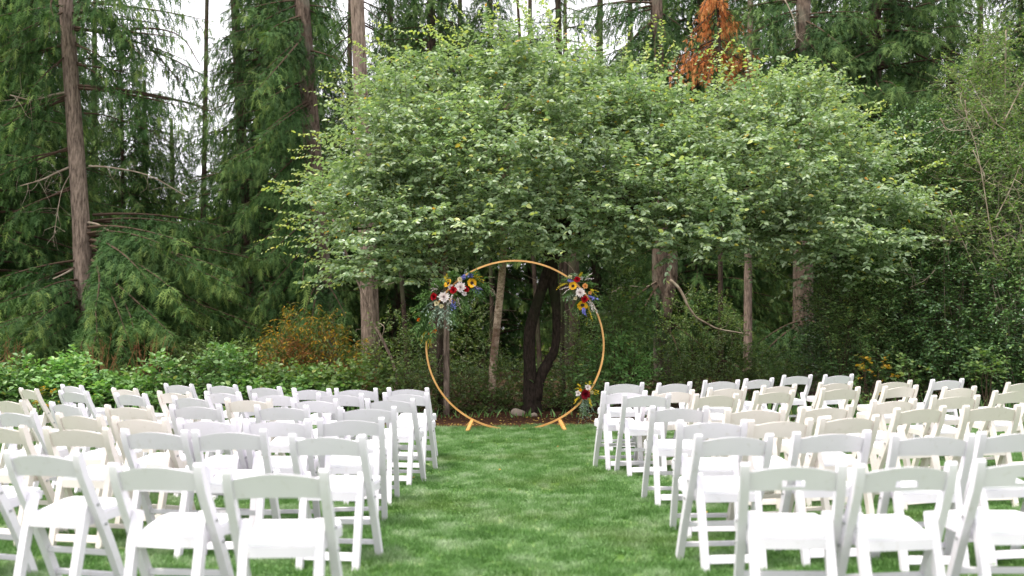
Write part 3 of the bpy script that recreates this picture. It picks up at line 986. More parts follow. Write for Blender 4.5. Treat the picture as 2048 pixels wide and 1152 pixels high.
slim_trunk('slim_tree', [(793, 790), (790, 740), (770, 690), (752, 655), (746, 640)], 18.5, .035, .018, M_GREYBARK, 'thin dead sapling leaning against the pale grey fir trunk', 'sapling', seed=7, twigs=6)
slim_trunk('slim_tree', [(815, 800), (812, 700), (806, 600), (800, 520)], 24, .06, .05, M_REDBARK, 'dim trunk deep between the pale grey fir and the arch', seed=8)
slim_trunk('slim_tree', [(1152, 800), (1150, 700), (1148, 600), (1147, 500)], 23, .14, .12, M_REDBARK, 'shadowed thick trunk behind the right half of the arch', seed=9)
#slim_trunk('slim_tree', [(1040, 800), (1038, 700), (1036, 600), (1034, 480)], 24, .05, .04, M_GREYBARK, 'pale thin trunk deep in the forest beside the twisted plum stem', seed=10)

# ------------------------------------------------------------------ the spreading plum tree
PD = 16.3
pb0 = px_at(1066, 826, PD)
plum = empty('plum_tree', (pb0[0], PD, 0))
PL = np.array(plum.location)
pl = lambda pts, d=PD: [px_at(x, y, d) for x, y in pts]


def plum_tube(pts, rs, seg=14, d=PD, n=26, wob=.05, seed=1):
    Q = smooth_path(pl(pts, d) if not isinstance(pts[0], np.ndarray) else pts, n)
    rr = np.interp(np.linspace(0, 1, n), np.linspace(0, 1, len(rs)), rs)
    bag = Bag()
    tube(bag, Q - PL, rr, seg=seg, wob=wob, rng=np.random.default_rng(seed))
    return bag


b1 = plum_tube([(1064, 832), (1063, 800), (1061, 760), (1058, 710), (1060, 660), (1070, 622), (1083, 580), (1098, 540), (1112, 500), (1130, 440)],
               [.20, .145, .11, .10, .10, .088, .09, .105, .10, .07], seed=1)
b2 = plum_tube([(1072, 800), (1078, 762), (1096, 724), (1109, 700), (1113, 660), (1112, 610), (1106, 570), (1104, 530), (1090, 480), (1070, 430)],
               [.105, .09, .08, .072, .068, .08, .09, .09, .08, .05], seed=2)
for bg in (b1, b2): link_mesh('trunk', bg.mesh('trunk', M_PLUMBARK, True), plum)
# limbs into the crown
limb_targets = [(760, 420, 15.2), (700, 460, 15.8), (860, 300, 16), (960, 200, 16.4), (1050, 120, 16.6), (1200, 200, 16.2), (1370, 200, 16.4), (1500, 240, 16.6), (1620, 310, 16.2), (1760, 400, 15.8),
                (1650, 470, 15.2), (1450, 440, 15.0), (1280, 400, 14.9), (1120, 420, 14.8), (900, 420, 14.9), (1350, 340, 17.5), (1000, 320, 17.6), (1560, 360, 17.2)]
rgp = np.random.default_rng(50)
limb_paths = []
for i, (tx, ty, td) in enumerate(limb_targets):
    s = px_at(1105 + rgp.uniform(-12, 12), 520 - rgp.uniform(0, 25), PD)
    e = px_at(tx, ty, td)
    m = s * .5 + e * .5 + [0, 0, .25 + .1 * rgp.random()]
    m1 = s * .8 + e * .2 + [0, 0, .25]
    Q = smooth_path([s, m1, m + rgp.normal(0, .12, 3), e], 18)
    limb_paths.append(Q)
    bag = Bag()
    tube(bag, Q - PL, np.linspace(.065, .014, 18), seg=8, wob=.05, rng=rgp)
    link_mesh('branch', bag.mesh('branch', M_PLUMBARK, True), plum)

lobes = [(712, 425, 122, 95, 15.0), (665, 400, 75, 60, 15.3), (800, 310, 140, 120, 15.1), (815, 440, 150, 88, 14.5), (885, 205, 160, 95, 16.1), (780, 190, 90, 70, 16.2),
         (1000, 320, 185, 140, 14.8), (1045, 185, 155, 95, 16.1), (1075, 440, 160, 70, 14.6), (1190, 290, 180, 120, 15.0), (1200, 235, 120, 80, 16.2), (1280, 400, 165, 95, 14.6),
         (1365, 268, 150, 90, 15.8), (1490, 250, 120, 80, 16.2), (1440, 410, 150, 90, 14.6), (1560, 330, 160, 110, 15.0), (1640, 230, 60, 60, 16.2), (1690, 320, 105, 80, 15.6),
         (1700, 435, 145, 85, 15.0), (1800, 400, 75, 70, 15.4), (1640, 480, 100, 55, 14.8), (730, 505, 75, 42, 15.0), (950, 480, 110, 42, 14.7), (1180, 480, 110, 40, 14.9),
         (1370, 480, 110, 42, 14.8), (1520, 470, 90, 50, 14.9), (980, 110, 55, 38, 16.4), (690, 520, 85, 36, 14.9), (770, 548, 60, 28, 14.9), (1735, 525, 75, 42, 14.9), (1800, 480, 50, 40, 15.1), (1580, 215, 80, 55, 16.3)]
lobes = [(1208 + (a - 1200) * .925, b, c * .95, d, e) for a, b, c, d, e in lobes]
rgp = np.random.default_rng(51)
pos, dirs = [], []
for (cx, cy, rx, ry, d) in lobes:
    for back in (0, 1):
        dd = d + back * 1.7
        if back and ry < 50: continue
        c = px_at(cx, cy, dd)
        s = dd / FPX
        rr = np.array([rx * s, max(.75, min(rx, ry) * s * 1.05), ry * s])
        area = 4 * PI * (rr[0] * rr[1] + rr[1] * rr[2] + rr[0] * rr[2]) / 3
        n = int(area * (47 if not back else 17))
        v = sphere_pts(n, rgp)
        v[:, 1] = np.where((v[:, 1] > .2) & (rgp.random(n) < .6) & (not back), -v[:, 1], v[:, 1])
        rad = rgp.uniform(.35, 1.0, n) ** .5
        # clumped: only keep points near random clump centres, so gaps stay
        cc = sphere_pts(int(6 + area * 1.1), rgp)
        dist = np.linalg.norm(v[:, None, :] - cc[None], axis=2).min(1)
        keep = rgp.random(n) < np.clip(1.5 - dist * 2.4, .22, 1)
        v, rad = v[keep], rad[keep]
        q = c + v * rr * rad[:, None]
        # most shoots gather in flat layered tiers with gaps between
        k2 = max(3, int(area * 1.25))
        sel = rgp.integers(0, len(q), k2)
        ctr = c + (q[sel] - c) * 1.03
        tier = rgp.random(len(q)) < .74
        w = rgp.integers(0, k2, len(q))
        q2 = ctr[w] + rgp.normal(0, 1, q.shape) * [.26, .22, .085]
        v2 = unit((ctr[w] - c) / rr)
        q = np.where(tier[:, None], q2, q)
        vv = np.where(tier[:, None], unit(v2 * .6 + unit(q2 - ctr[w]) * .7), v)
        pos.append(q)
        dirs.append(vv * [1, 1, .35] * .8 + [0, 0, .34] + rgp.normal(0, .3, v.shape))
pos, dirs = np.concatenate(pos), np.concatenate(dirs)
low = pos[:, 2] < 2.9
dirs[low, 2] *= .25
bag, bagw = Bag(), Bag()
nsh = len(pos)
leaf_shoots(pos, dirs, rgp.uniform(.28, .6, nsh), 15, rgp, bag, bagw, leaf=.084, aspect=1.08, droop=.32, arch=.18, rb=.38, tip_r=.22, flat=.75, wood=.0035)
# upright whips above the crown outline
wp, wd = [], []
for (x, y, n) in [(1000, 60, 8), (1050, 40, 9), (1100, 60, 7), (870, 50, 6), (920, 60, 6), (1250, 130, 5), (1300, 110, 6), (1412, 120, 6), (1440, 150, 6), (1600, 150, 8), (1640, 190, 6), (1500, 160, 5),
                  (1720, 240, 7), (1780, 280, 6), (1830, 320, 6), (1860, 400, 7), (1870, 450, 6), (720, 120, 6), (680, 170, 6), (660, 250, 6), (620, 300, 7), (590, 360, 7), (580, 430, 7),
                  (1700, 210, 5), (1550, 140, 5), (1180, 110, 5), (780, 90, 6), (1850, 500, 5), (640, 520, 6), (700, 290, 4)]:
    for k in range(n):
        wp.append(px_at(1206 + (x - 1200) * .94 + rgp.normal(0, 14), y + rgp.uniform(0, 60), 16 + rgp.normal(0, .5)))
        o = (x - 1200) / 700
        wd.append([o * .9 + rgp.normal(0, .2), rgp.normal(0, .25), max(.15, 1 - abs(o) * .8) + rgp.normal(0, .15)])
leaf_shoots(np.array(wp), np.array(wd), rgp.uniform(.4, 1.0, len(wp)), 20, rgp, bag, bagw, leaf=.078, aspect=1.0, droop=.3, arch=.2, rb=.62, tip_r=.3, wood=.004)
o = link_mesh('crown', bag.mesh('crown', M_PLUM), plum, kind='stuff')
o.location = -PL
o = link_mesh('twigs', bagw.mesh('twigs', M_TWIG), plum, kind='stuff')
o.location = -PL
tag(plum, 'wide spreading leafy tree with a dark twisted twin stem behind the arch', 'tree')
print('plum leaves', nsh * 15)

# ------------------------------------------------------------------ shrubs
def shrub(name, label, cat, blobs, nsh, mat, seed, leaf=.06, nl=10, Ls=(.2, .45), aspect=1.0, droop=.15, rb=.4, tv=SLEAF_V, tf=SLEAF_F, stems=8, stem_mat=None, stemr=.008, group=None, stiff=.6,
          crown='foliage', tip_r=.2, shell=.5, clump=1.8):
    """blobs: (x, y, z, rx, ry, rz) world ellipsoids; thing with foliage and stems"""
    rng = np.random.default_rng(seed)
    B = np.array(blobs, float)
    base = np.array([B[:, 0].mean(), B[:, 1].mean(), 0])
    root = empty(name, base)
    ar = B[:, 3] * B[:, 4] + B[:, 3] * B[:, 5] + B[:, 4] * B[:, 5]
    i = rng.choice(len(B), nsh * 2, p=ar / ar.sum())
    v = sphere_pts(nsh * 2, rng)
    cc = rng.normal(size=(int(16 * clump), 3))
    cc = unit(cc)
    dist = np.linalg.norm(v[:, None] - cc[None], axis=2).min(1) if clump else np.zeros(nsh * 2)
    keep = (rng.random(nsh * 2) < np.clip(1.35 - dist * 1.6, .3, 1))
    P = B[i, :3] + v * B[i, 3:6] * (rng.uniform(shell, 1.0, (nsh * 2, 1)))
    keep &= P[:, 2] > .03
    P, v = P[keep][:nsh], v[keep][:nsh]
    D = v * stiff + [0, 0, .45] + rng.normal(0, .35, v.shape)
    bag, bw = Bag(), Bag()
    leaf_shoots(P - base, D, rng.uniform(*Ls, len(P)), nl, rng, bag, bw, leaf=leaf, aspect=aspect, tv=tv, tf=tf, droop=droop, rb=rb, tip_r=tip_r, arch=.25, wood=.003)
    for k in range(stems):
        j = rng.integers(len(B))
        e = B[j, :3] + sphere_pts(1, rng)[0] * B[j, 3:6] * .8 - base
        s = np.array([rng.normal(0, B[:, 3].mean() * .4) + (B[j, 0] - base[0]) * .6, B[j, 1] - base[1] + rng.normal(0, .1), 0])
        tube(bw, smooth_path([s, s * .5 + e * .5 + rng.normal(0, .08, 3), e], 9), np.linspace(stemr, stemr * .3, 9), seg=4, cap=False)
    link_mesh(crown, bag.mesh(crown, mat), root, kind='stuff')
    link_mesh('stems', bw.mesh('stems', stem_mat or M_TWIG), root, kind='stuff')
    tag(root, label, cat, group)
    return root


def wb(px, py, d, rx, ry, rz):
    """world blob from pixel centre and pixel radii, depth radius in metres"""
    c = px_at(px, py, d)
    s = d / FPX
    return (c[0], c[1], c[2], rx * s, ry, rz * s)


# bramble hedge: five overlapping mounds make one hedge; three lobed leaves
br = [(-9.6, 16.0, .42, 1.6, 1.0, .62), (-7.6, 15.9, .42, 1.5, 1.0, .58), (-5.9, 15.8, .45, 1.4, 1.0, .60), (-4.4, 15.7, .42, 1.2, .9, .55), (-3.3, 15.6, .30, .9, .8, .46), (-11.2, 16.2, .4, 1.5, 1, .6),
      wb(150, 742, 15.4, 30, .2, 20), wb(330, 742, 15.4, 35, .2, 18), wb(450, 732, 15.6, 45, .3, 24), wb(40, 745, 15.4, 35, .2, 14), (-6.9, 15.4, .5, .5, .5, .25), (-8.3, 15.3, .48, .5, .5, .22)]
br = [(x, y, min(z, .26), rx, ry, min(rz, .32)) if len((x, y, z)) and i < 6 else (x, y, z, rx, ry, rz) for i, (x, y, z, rx, ry, rz) in enumerate(br)]
shrub('bramble_hedge', 'low green bramble hedge running behind the hedge-side block of chairs', 'hedge', br, 5200, M_BRAMBLE, 61, leaf=.088, nl=8, Ls=(.18, .40), aspect=1.25, tv=LEAF_V, tf=LEAF_F,
      stems=60, rb=.45, stiff=.5, droop=.1, shell=.55)
shrub('yellowing_bush', 'bush with hanging yellow and orange leaves in front of the pale grey trunk', 'bush',
      [wb(600, 700, 17.0, 60, .5, 55), wb(560, 720, 16.9, 40, .4, 50), wb(670, 710, 17.1, 55, .5, 45), wb(700, 740, 16.8, 30, .4, 50), wb(620, 650, 17.2, 50, .4, 30)], 520, M_YELLOW, 62, leaf=.085, nl=9, aspect=.55,
      droop=.9, rb=.26, stems=40, stem_mat=M_DEADTWIG, tip_r=.25)
shrub('dry_bush', 'rusty brown dry bush between the bramble and the yellowing leaves', 'bush', [wb(585, 730, 16.6, 40, .4, 45), wb(690, 770, 16.2, 60, .4, 30)], 240, M_DRY, 63, leaf=.05, nl=9, stems=40, stem_mat=M_DEADTWIG)
shrub('green_bush', 'low green bush at the foot of the pale grey trunk', 'bush', [wb(560, 780, 15.6, 60, .6, 35), wb(640, 775, 15.6, 50, .5, 30), wb(740, 770, 15.9, 60, .5, 35)], 380, M_SHRUB, 64, leaf=.09, nl=8, aspect=1.2, tv=LEAF_V, tf=LEAF_F, stems=25)
for i, (px, py, d, rx, rz, n, mt, lf, lab) in enumerate([
    (830, 770, 16.2, 60, 50, 260, M_SHRUB, .06, 'mixed weedy bush between the chairs and the left rim of the arch'),
    (940, 780, 16.8, 60, 45, 260, M_SHRUB, .06, 'leafy undergrowth bush at the foot of the paired thin trunks'),
    (1005, 770, 16.9, 45, 60, 240, M_SHRUB, .06, 'green sapling bush between the birch and the twisted stem'),
    (1130, 780, 17.2, 50, 50, 240, M_SHRUB, .06, 'leafy bush behind the lower right of the arch and the plum trunk'),
    (1250, 620, 16.6, 45, 70, 260, M_CLIMB, .075, 'pale leafed tall shrub outside the upper right of the arch'),
    (1230, 730, 16.4, 60, 60, 320, M_BRAMBLE, .085, 'bramble clump right outside the arch behind the first holly-side chairs'),
    (1330, 745, 17.0, 60, 40, 260, M_SHRUB, .06, 'scrubby bush around the foot of the stout furrowed trunk'),
    (1440, 730, 17.6, 70, 50, 300, M_SHRUB, .06, 'dark green bush under the crooked bare branch'),
    (1560, 740, 17.6, 70, 45, 280, M_SHRUB, .06, 'low dark bush in front of the reddish fir trunk'),
    (1180, 680, 18.5, 50, 60, 200, M_SHRUB, .06, 'shaded shrub seen through the right rim of the arch'),
    (780, 700, 19.5, 60, 80, 260, M_SHRUB, .06, 'dim shrub in the shade beside the pale grey trunk'),
    (930, 680, 20.5, 60, 80, 240, M_SHRUB, .06, 'dim tall shrub between paired thin trunks and birch'),
    (1400, 640, 20.5, 80, 60, 300, M_SHRUB, .06, 'shaded shrub behind the crooked bare branch'),
    (440, 715, 18.5, 90, 28, 300, M_SHRUB, .06, 'shaded green shrub behind the end of the bramble hedge'),
]):
    shrub('understory_bush', lab, 'bush', [wb(px, py, d, rx, .5, rz), wb(px - rx * .5, py + rz * .5, d - .1, rx * .6, .4, rz * .6), wb(px + rx * .5, py + rz * .4, d, rx * .6, .4, rz * .6)], n, mt, 70 + i, leaf=lf, nl=9,
          stems=22, aspect=1.05, group='bushes growing under the forest trees')
# dry weeds poking out of the hedge
for i, (px, lab) in enumerate([(12, 'dry brown seed stalks at the far end of the bramble hedge'), (296, 'dry rusty stalks sticking up from the bramble beside the bare trunk'), (205, 'dead brown stems in front of the bare reddish trunk')]):
    rng = np.random.default_rng(90 + i)
    b0 = px_at(px, 760, 16.6)
    root = empty('dry_weed', (b0[0], 16.6, 0))
    bg = Bag()
    for k in range(26):
        e = np.array([rng.normal(0, .22), rng.normal(0, .15), rng.uniform(.9, 1.35)])
        tube(bg, smooth_path([[rng.normal(0, .06), rng.normal(0, .06), 0], e * .6 + rng.normal(0, .03, 3), e], 7), np.linspace(.006, .002, 7), seg=3, cap=False)
        for q in range(5):
            f = e * rng.uniform(.75, 1)
            tube(bg, [f, f + rng.normal(0, .05, 3) + [0, 0, .03]], [.004, .001], seg=3, cap=False)
    link_mesh('stalks', bg.mesh('stalks', M_DEADTWIG), root, kind='stuff')
    tag(root, lab, 'weed')

# holly thicket on the right
hol = [wb(1700, 640, 16.6, 75, 1.2, 110), wb(1760, 560, 16.6, 100, 1.2, 110), wb(1850, 620, 16.0, 130, 1.3, 140), wb(1960, 640, 15.8, 130, 1.3, 140), wb(2060, 640, 15.8, 120, 1.3, 150),
       wb(1800, 420, 17.2, 110, 1.2, 130), wb(1890, 400, 16.6, 120, 1.2, 150), wb(2000, 440, 16.4, 120, 1.2, 150), wb(2090, 400, 16.4, 100, 1.2, 170), wb(1860, 300, 17.4, 60, 1, 80), wb(1720, 720, 16.4, 110, 1.2, 60),
       wb(1900, 720, 15.8, 160, 1.2, 70), wb(2060, 730, 15.6, 130, 1.2, 70), wb(1790, 290, 17.8, 40, .7, 60)]
shrub('holly_thicket', 'tall dark glossy holly thicket filling the side behind the cream chairs', 'thicket', hol, 12500, M_HOLLY, 120, leaf=.062, nl=11, Ls=(.2, .45), aspect=1.05, stems=60, stemr=.02, rb=.45, stiff=.7, shell=.72, clump=14)
shrub('grey_leafed_bush', 'loose bluish green bush at the edge of the holly thicket beside the reddish trunk', 'bush', [wb(1680, 620, 15.6, 50, .5, 70), wb(1720, 680, 15.5, 50, .5, 60), wb(1740, 600, 15.6, 40, .5, 40)], 760, M_CLIMB, 121, leaf=.06,
      nl=10, aspect=.8, stems=14, rb=.4)
lt = shrub('pale_leafed_tree', 'thin pale tree with lichen covered stem and sparse yellow green leaves', 'tree',
           [wb(2000, 200, 16.6, 60, .7, 70), wb(1940, 150, 16.6, 50, .6, 50), wb(1930, 240, 16.4, 50, .6, 60), wb(2040, 280, 16.2, 50, .7, 80), wb(2000, 90, 16.7, 35, .5, 60), wb(1900, 360, 16.0, 70, .6, 60), wb(2000, 420, 15.4, 60, .6, 90), wb(1960, 330, 15.7, 60, .6, 60), wb(2020, 520, 15.0, 70, .5, 60), wb(1900, 470, 15.4, 60, .5, 50), wb(2030, 350, 15.4, 60, .5, 70)],
           1900, M_CLIMB, 122, leaf=.06, nl=8, stems=26, stem_mat=M_PALETWIG, stemr=.008, shell=.2, rb=.5, clump=2)
for k, pts in enumerate([[(2012, 780), (2010, 500), (2008, 300), (2010, 180), (2012, 60)], [(1990, 520), (1960, 330), (1936, 250), (1905, 215)], [(2010, 260), (1985, 240), (1960, 200), (1940, 160)],
                         [(2010, 240), (2040, 180), (2070, 120)], [(2010, 400), (2030, 420), (2060, 500)], [(1900, 420), (1920, 470), (1960, 560)], [(1870, 540), (1850, 560), (1820, 575)],
                         [(1880, 236), (1900, 260), (1960, 256)], [(1930, 200), (1934, 236), (1948, 256)], [(1946, 300), (1966, 345), (1970, 360)], [(2048, 500), (2020, 470), (1990, 480), (1972, 440)],
                         [(1990, 440), (2020, 380), (2040, 330)], [(1985, 570), (2000, 620), (2040, 600)]]):
    dd = 16.5 if k == 0 else 15.0
    _, q = px_branch(lt, pts, dd if k else 16.5, dd, .032 if k == 0 else .010, .012 if k == 0 else .0035, name='trunk' if k == 0 else 'branch')
    side_twigs(lt, q, 22 if k == 0 else 7, .45, M_PALETWIG, 200 + k, rad=.004, down=-.2)
for i, (px, py, n, lab) in enumerate([(1815, 738, 10, 'small bright yellow green plant behind the single white chair by the holly'), (1750, 745, 7, 'small orange tinged plant at the foot of the holly behind the cream chairs'),
                                      (1965, 735, 16, 'yellow leafed sapling in front of the holly between chair rows'), (1700, 790, 10, 'low yellowish weed seen in the gap between two chairs'),
                                      (75, 808, 9, 'little yellow flower clump seen in the gap between hedge-side chairs')]):
    shrub('young_plant', lab, 'plant', [wb(px, py, 14.3, 26, .25, 24)], n * 2, M_YELLOW if i in (1, 4) else M_CLIMB, 130 + i, leaf=.07, nl=7, Ls=(.15, .3), aspect=1.1, tv=LEAF_V, tf=LEAF_F, stems=6, rb=.35, tip_r=.35)

# leaf litter and low growth on the forest floor
def litter():
    rng = np.random.default_rng(140)
    n = 900
    P = np.stack([rng.uniform(-2.6, 3.2, n), 13.75 + rng.random(n) ** 1.3 * 2.2, np.full(n, .02)], 1)
    n2 = 22
    P2 = np.stack([rng.uniform(-1.5, 1.8, n2), 13.8 - rng.random(n2) ** 2 * 7, np.full(n2, .045)], 1)
    P = np.concatenate([P, P2])
    n = len(P)
    M = frames(rng.normal(0, 1, (n, 3)) * [1, 1, .12], None, rng.normal(0, .35, n))
    V, F, R = scatter(LEAF_V, LEAF_F, M, P, rng.uniform(.025, .05, n), rng.random(n))
    o = link_mesh('fallen_leaves', np_mesh('fallen_leaves', V, F, M_FALLEN, R))
    tag(o, 'yellow fallen leaves scattered on the brown mulch under the arch', 'leaves', kind='stuff')
    rng = np.random.default_rng(141)
    n = 9000
    P = np.stack([rng.uniform(-16, 16, n), rng.uniform(15.2, 34, n), np.zeros(n)], 1)
    P[:, 2] = rng.random(n) ** 2 * .7
    M = frames(rng.normal(0, 1, (n, 3)) * [1, 1, .4] + [0, 0, .3], None, rng.normal(0, .6, n))
    V, F, R = scatter(LEAF_V, LEAF_F, M, P, rng.uniform(.06, .14, n), np.clip(rng.normal(.3, .2, n), 0, 1))
    o = link_mesh('ground_cover', np_mesh('ground_cover', V, F, M_SHRUB, R))
    tag(o, 'low leafy ground cover spreading over the shaded forest floor', 'ground cover', kind='stuff')
    # weeds and grass at the lawn edge and in front of the chairs' far rows
    n = 2600
    P = np.stack([rng.uniform(-9, 9, n), 14.05 + rng.random(n) * 1.4, np.zeros(n)], 1)
    P = P[(np.abs(P[:, 0] - .3) > 2.2) | (P[:, 1] > 15.2)]
    n = len(P)
    D = rng.normal(0, .35, (n, 3)) + [0, 0, 1]
    M = frames(D, rng.normal(0, 1, (n, 3)))
    S = np.stack([rng.uniform(.02, .05, n), rng.uniform(.10, .45, n) * np.where(np.abs(P[:, 0] - .3) < 2.4, .45, 1), rng.uniform(.1, .3, n)], 1)
    V, F, R = scatter(SLEAF_V, SLEAF_F, M, P, S, np.clip(rng.normal(.5, .25, n), 0, .92))
    o = link_mesh('edge_weeds', np_mesh('edge_weeds', V, F, M_BRAMBLE, R))
    tag(o, 'rough grass and weeds along the edge of the lawn', 'weeds', kind='stuff')


litter()

CHAIRS = [('L', 1, 0, -1.102, 10.224, -10.6, 'w'),
('L', 1, 1, -1.644, 10.203, -2.7, 'w'),
('L', 1, 2, -2.12, 10.256, -18.4, 'w'),
('L', 1, 3, -2.726, 10.711, -25.0, 'w'),
('L', 1, 4, -3.331, 11.163, -29.5, 'w'),
('L', 1, 5, -3.912, 11.392, -28.0, 'w'),
('L', 2, 0, -1.032, 9.385, -8.5, 'w'),
('L', 2, 1, -1.671, 9.369, -2.4, 'w'),
('L', 2, 2, -2.288, 9.411, -7.8, 'w'),
('L', 2, 3, -2.921, 9.806, -25.8, 'w'),
('L', 2, 4, -3.44, 9.867, -28.6, 'c'),
('L', 2, 5, -4.207, 10.56, -36.2, 'c'),
('L', 2, 6, -5.134, 11.342, -37.0, 'w'),
('L', 3, 0, -1.075, 8.555, -9.4, 'w'),
('L', 3, 1, -1.752, 8.603, -15.3, 'w'),
('L', 3, 2, -2.366, 8.705, -14.5, 'c'),
('L', 3, 3, -3.005, 9.122, -26.5, 'w'),
('L', 3, 4, -3.785, 9.634, -30.0, 'w'),
('L', 3, 5, -4.559, 10.126, -30.0, 'w'),
('L', 3, 6, -5.298, 10.681, -42.0, 'c'),
('L', 3, 7, -6.303, 11.585, -45.9, 'w'),
('L', 4, 0, -1.136, 7.624, 3.2, 'w'),
('L', 4, 1, -1.869, 7.871, -7.7, 'w'),
('L', 4, 2, -2.598, 7.985, -9.7, 'w'),
('L', 4, 3, -3.15, 7.998, -17.2, 'c'),
('L', 4, 4, -3.835, 8.358, -32.1, 'w'),
('L', 4, 5, -4.578, 8.838, -32.1, 'c'),
('L', 5, 0, -1.105, 6.654, 4.0, 'w'),
('L', 5, 1, -1.596, 6.59, -0.2, 'w'),
('L', 5, 2, -2.087, 6.658, -14.4, 'w'),
('L', 5, 3, -2.618, 6.82, -17.4, 'c'),
('L', 5, 4, -3.197, 7.174, -24.4, 'c'),
('L', 5, 5, -3.813, 7.47, -25.6, 'w'),
('L', 6, 0, -1.063, 5.589, -7.6, 'w'),
('L', 6, 1, -1.705, 5.891, -1.9, 'w'),
('L', 6, 2, -2.185, 5.941, -13.0, 'w'),
('L', 6, 3, -2.741, 6.123, -10.8, 'c'),
('L', 6, 4, -3.347, 6.353, -19.2, 'c'),
('L', 7, 0, -1.003, 4.167, -1.3, 'w'),
('L', 7, 1, -1.592, 4.383, -10.5, 'w'),
('L', 7, 2, -2.337, 4.861, -16.2, 'w'),
('L', 7, 3, -3.019, 5.255, -19.6, 'w'),
('R', 1, 0, 1.257, 10.943, 11.7, 'w'),
('R', 1, 1, 1.828, 10.925, 25.0, 'w'),
('R', 1, 2, 2.433, 11.347, 14.3, 'w'),
('R', 1, 3, 2.972, 11.728, 28.6, 'w'),
('R', 1, 4, 3.664, 12.519, 21.7, 'w'),
('R', 1, 5, 4.225, 12.613, 20.0, 'w'),
('R', 2, 0, 1.078, 9.417, 9.5, 'w'),
('R', 2, 1, 1.567, 9.46, 21.0, 'c'),
('R', 2, 2, 2.193, 9.948, 21.9, 'c'),
('R', 2, 3, 2.825, 10.329, 24.9, 'c'),
('R', 2, 4, 3.586, 10.807, 22.2, 'c'),
('R', 2, 5, 4.309, 10.995, 16.0, 'c'),
('R', 2, 6, 5.034, 11.267, 17.7, 'w'),
('R', 3, 0, 1.231, 8.976, 6.7, 'w'),
('R', 3, 1, 1.848, 8.908, 19.4, 'c'),
('R', 3, 2, 2.501, 9.332, 21.9, 'c'),
('R', 3, 3, 3.29, 9.763, 17.8, 'c'),
('R', 3, 4, 3.99, 10.025, 23.3, 'c'),
('R', 3, 5, 4.482, 9.773, 25.0, 'c'),
('R', 3, 6, 5.517, 10.572, 25.4, 'c'),
('R', 4, 0, 1.267, 7.475, 2.9, 'w'),
('R', 4, 1, 1.806, 7.252, 3.1, 'c'),
('R', 4, 2, 2.387, 7.436, 16.9, 'cs'),
('R', 4, 3, 3.15, 8.06, 19.6, 'c'),
('R', 4, 4, 3.857, 8.506, 9.7, 'c'),
('R', 4, 5, 4.696, 9.148, 18.1, 'c'),
('R', 5, 0, 1.29, 6.314, -0.0, 'w'),
('R', 5, 1, 1.738, 6.352, 12.2, 'c'),
('R', 5, 2, 2.261, 6.562, 14.5, 'c'),
('R', 5, 3, 3.04, 7.263, 17.4, 'c'),
('R', 5, 4, 3.628, 7.379, 5.9, 'c'),
('R', 6, 0, 1.225, 5.451, 7.4, 'w'),
('R', 6, 1, 1.825, 5.583, 4.5, 'w'),
('R', 6, 2, 2.313, 5.391, -1.0, 'w'),
('R', 6, 3, 2.851, 5.525, 6.7, 'w'),
('R', 7, 0, 1.224, 4.261, -4.9, 'ws'),
('R', 7, 1, 1.702, 4.219, 5.0, 'ws'),
('R', 7, 2, 2.254, 4.31, 1.1, 'ws')]

# ------------------------------------------------------------------ folding chairs
def bm_mesh(name, bm, mats, smooth=True, bevel=0.0, seg=2):
    if bevel:
        bmesh.ops.bevel(bm, geom=bm.edges[:], offset=bevel, segments=seg, affect='EDGES', profile=.6, clamp_overlap=True)
    bmesh.ops.recalc_face_normals(bm, faces=bm.faces[:])
    me = bpy.data.meshes.new(name)
    bm.to_mesh(me)
    bm.free()
    for m in (mats if isinstance(mats, (list, tuple)) else [mats]): me.materials.append(m)
    if smooth:
        me.polygons.foreach_set('use_smooth', np.ones(len(me.polygons), bool))
        me.set_sharp_from_angle(angle=math.radians(40))
    return me


def strip_profile(path, w, x0, x1, round_top=True):
    """bar with rectangular section following path in the y,z plane, between x0 and x1"""
    bm = bmesh.new()
    P = np.array(path, float)
    T = unit(np.gradient(P, axis=0))
    Nn = np.stack([-T[:, 1], T[:, 0]], 1)
    W = np.broadcast_to(np.asarray(w, float), (len(P),))
    A, B = P + Nn * W[:, None] / 2, P - Nn * W[:, None] / 2
    rows = []
    for a, b in zip(A, B):
        rows.append([bm.verts.new((x0, a[0], a[1])), bm.verts.new((x1, a[0], a[1])), bm.verts.new((x1, b[0], b[1])), bm.verts.new((x0, b[0], b[1]))])
    for r, s in zip(rows, rows[1:]):
        for k in range(4): bm.faces.new((r[k], r[(k + 1) % 4], s[(k + 1) % 4], s[k]))
    bm.faces.new(rows[0][::-1])
    bm.faces.new(rows[-1])
    return bm


def bevel_long(bm, off, seg=2, ang=0.6):
    es = [e for e in bm.edges if len(e.link_faces) == 2 and e.calc_face_angle(0) > ang]
    bmesh.ops.bevel(bm, geom=es, offset=off, segments=seg, affect='EDGES', profile=.6, clamp_overlap=True)


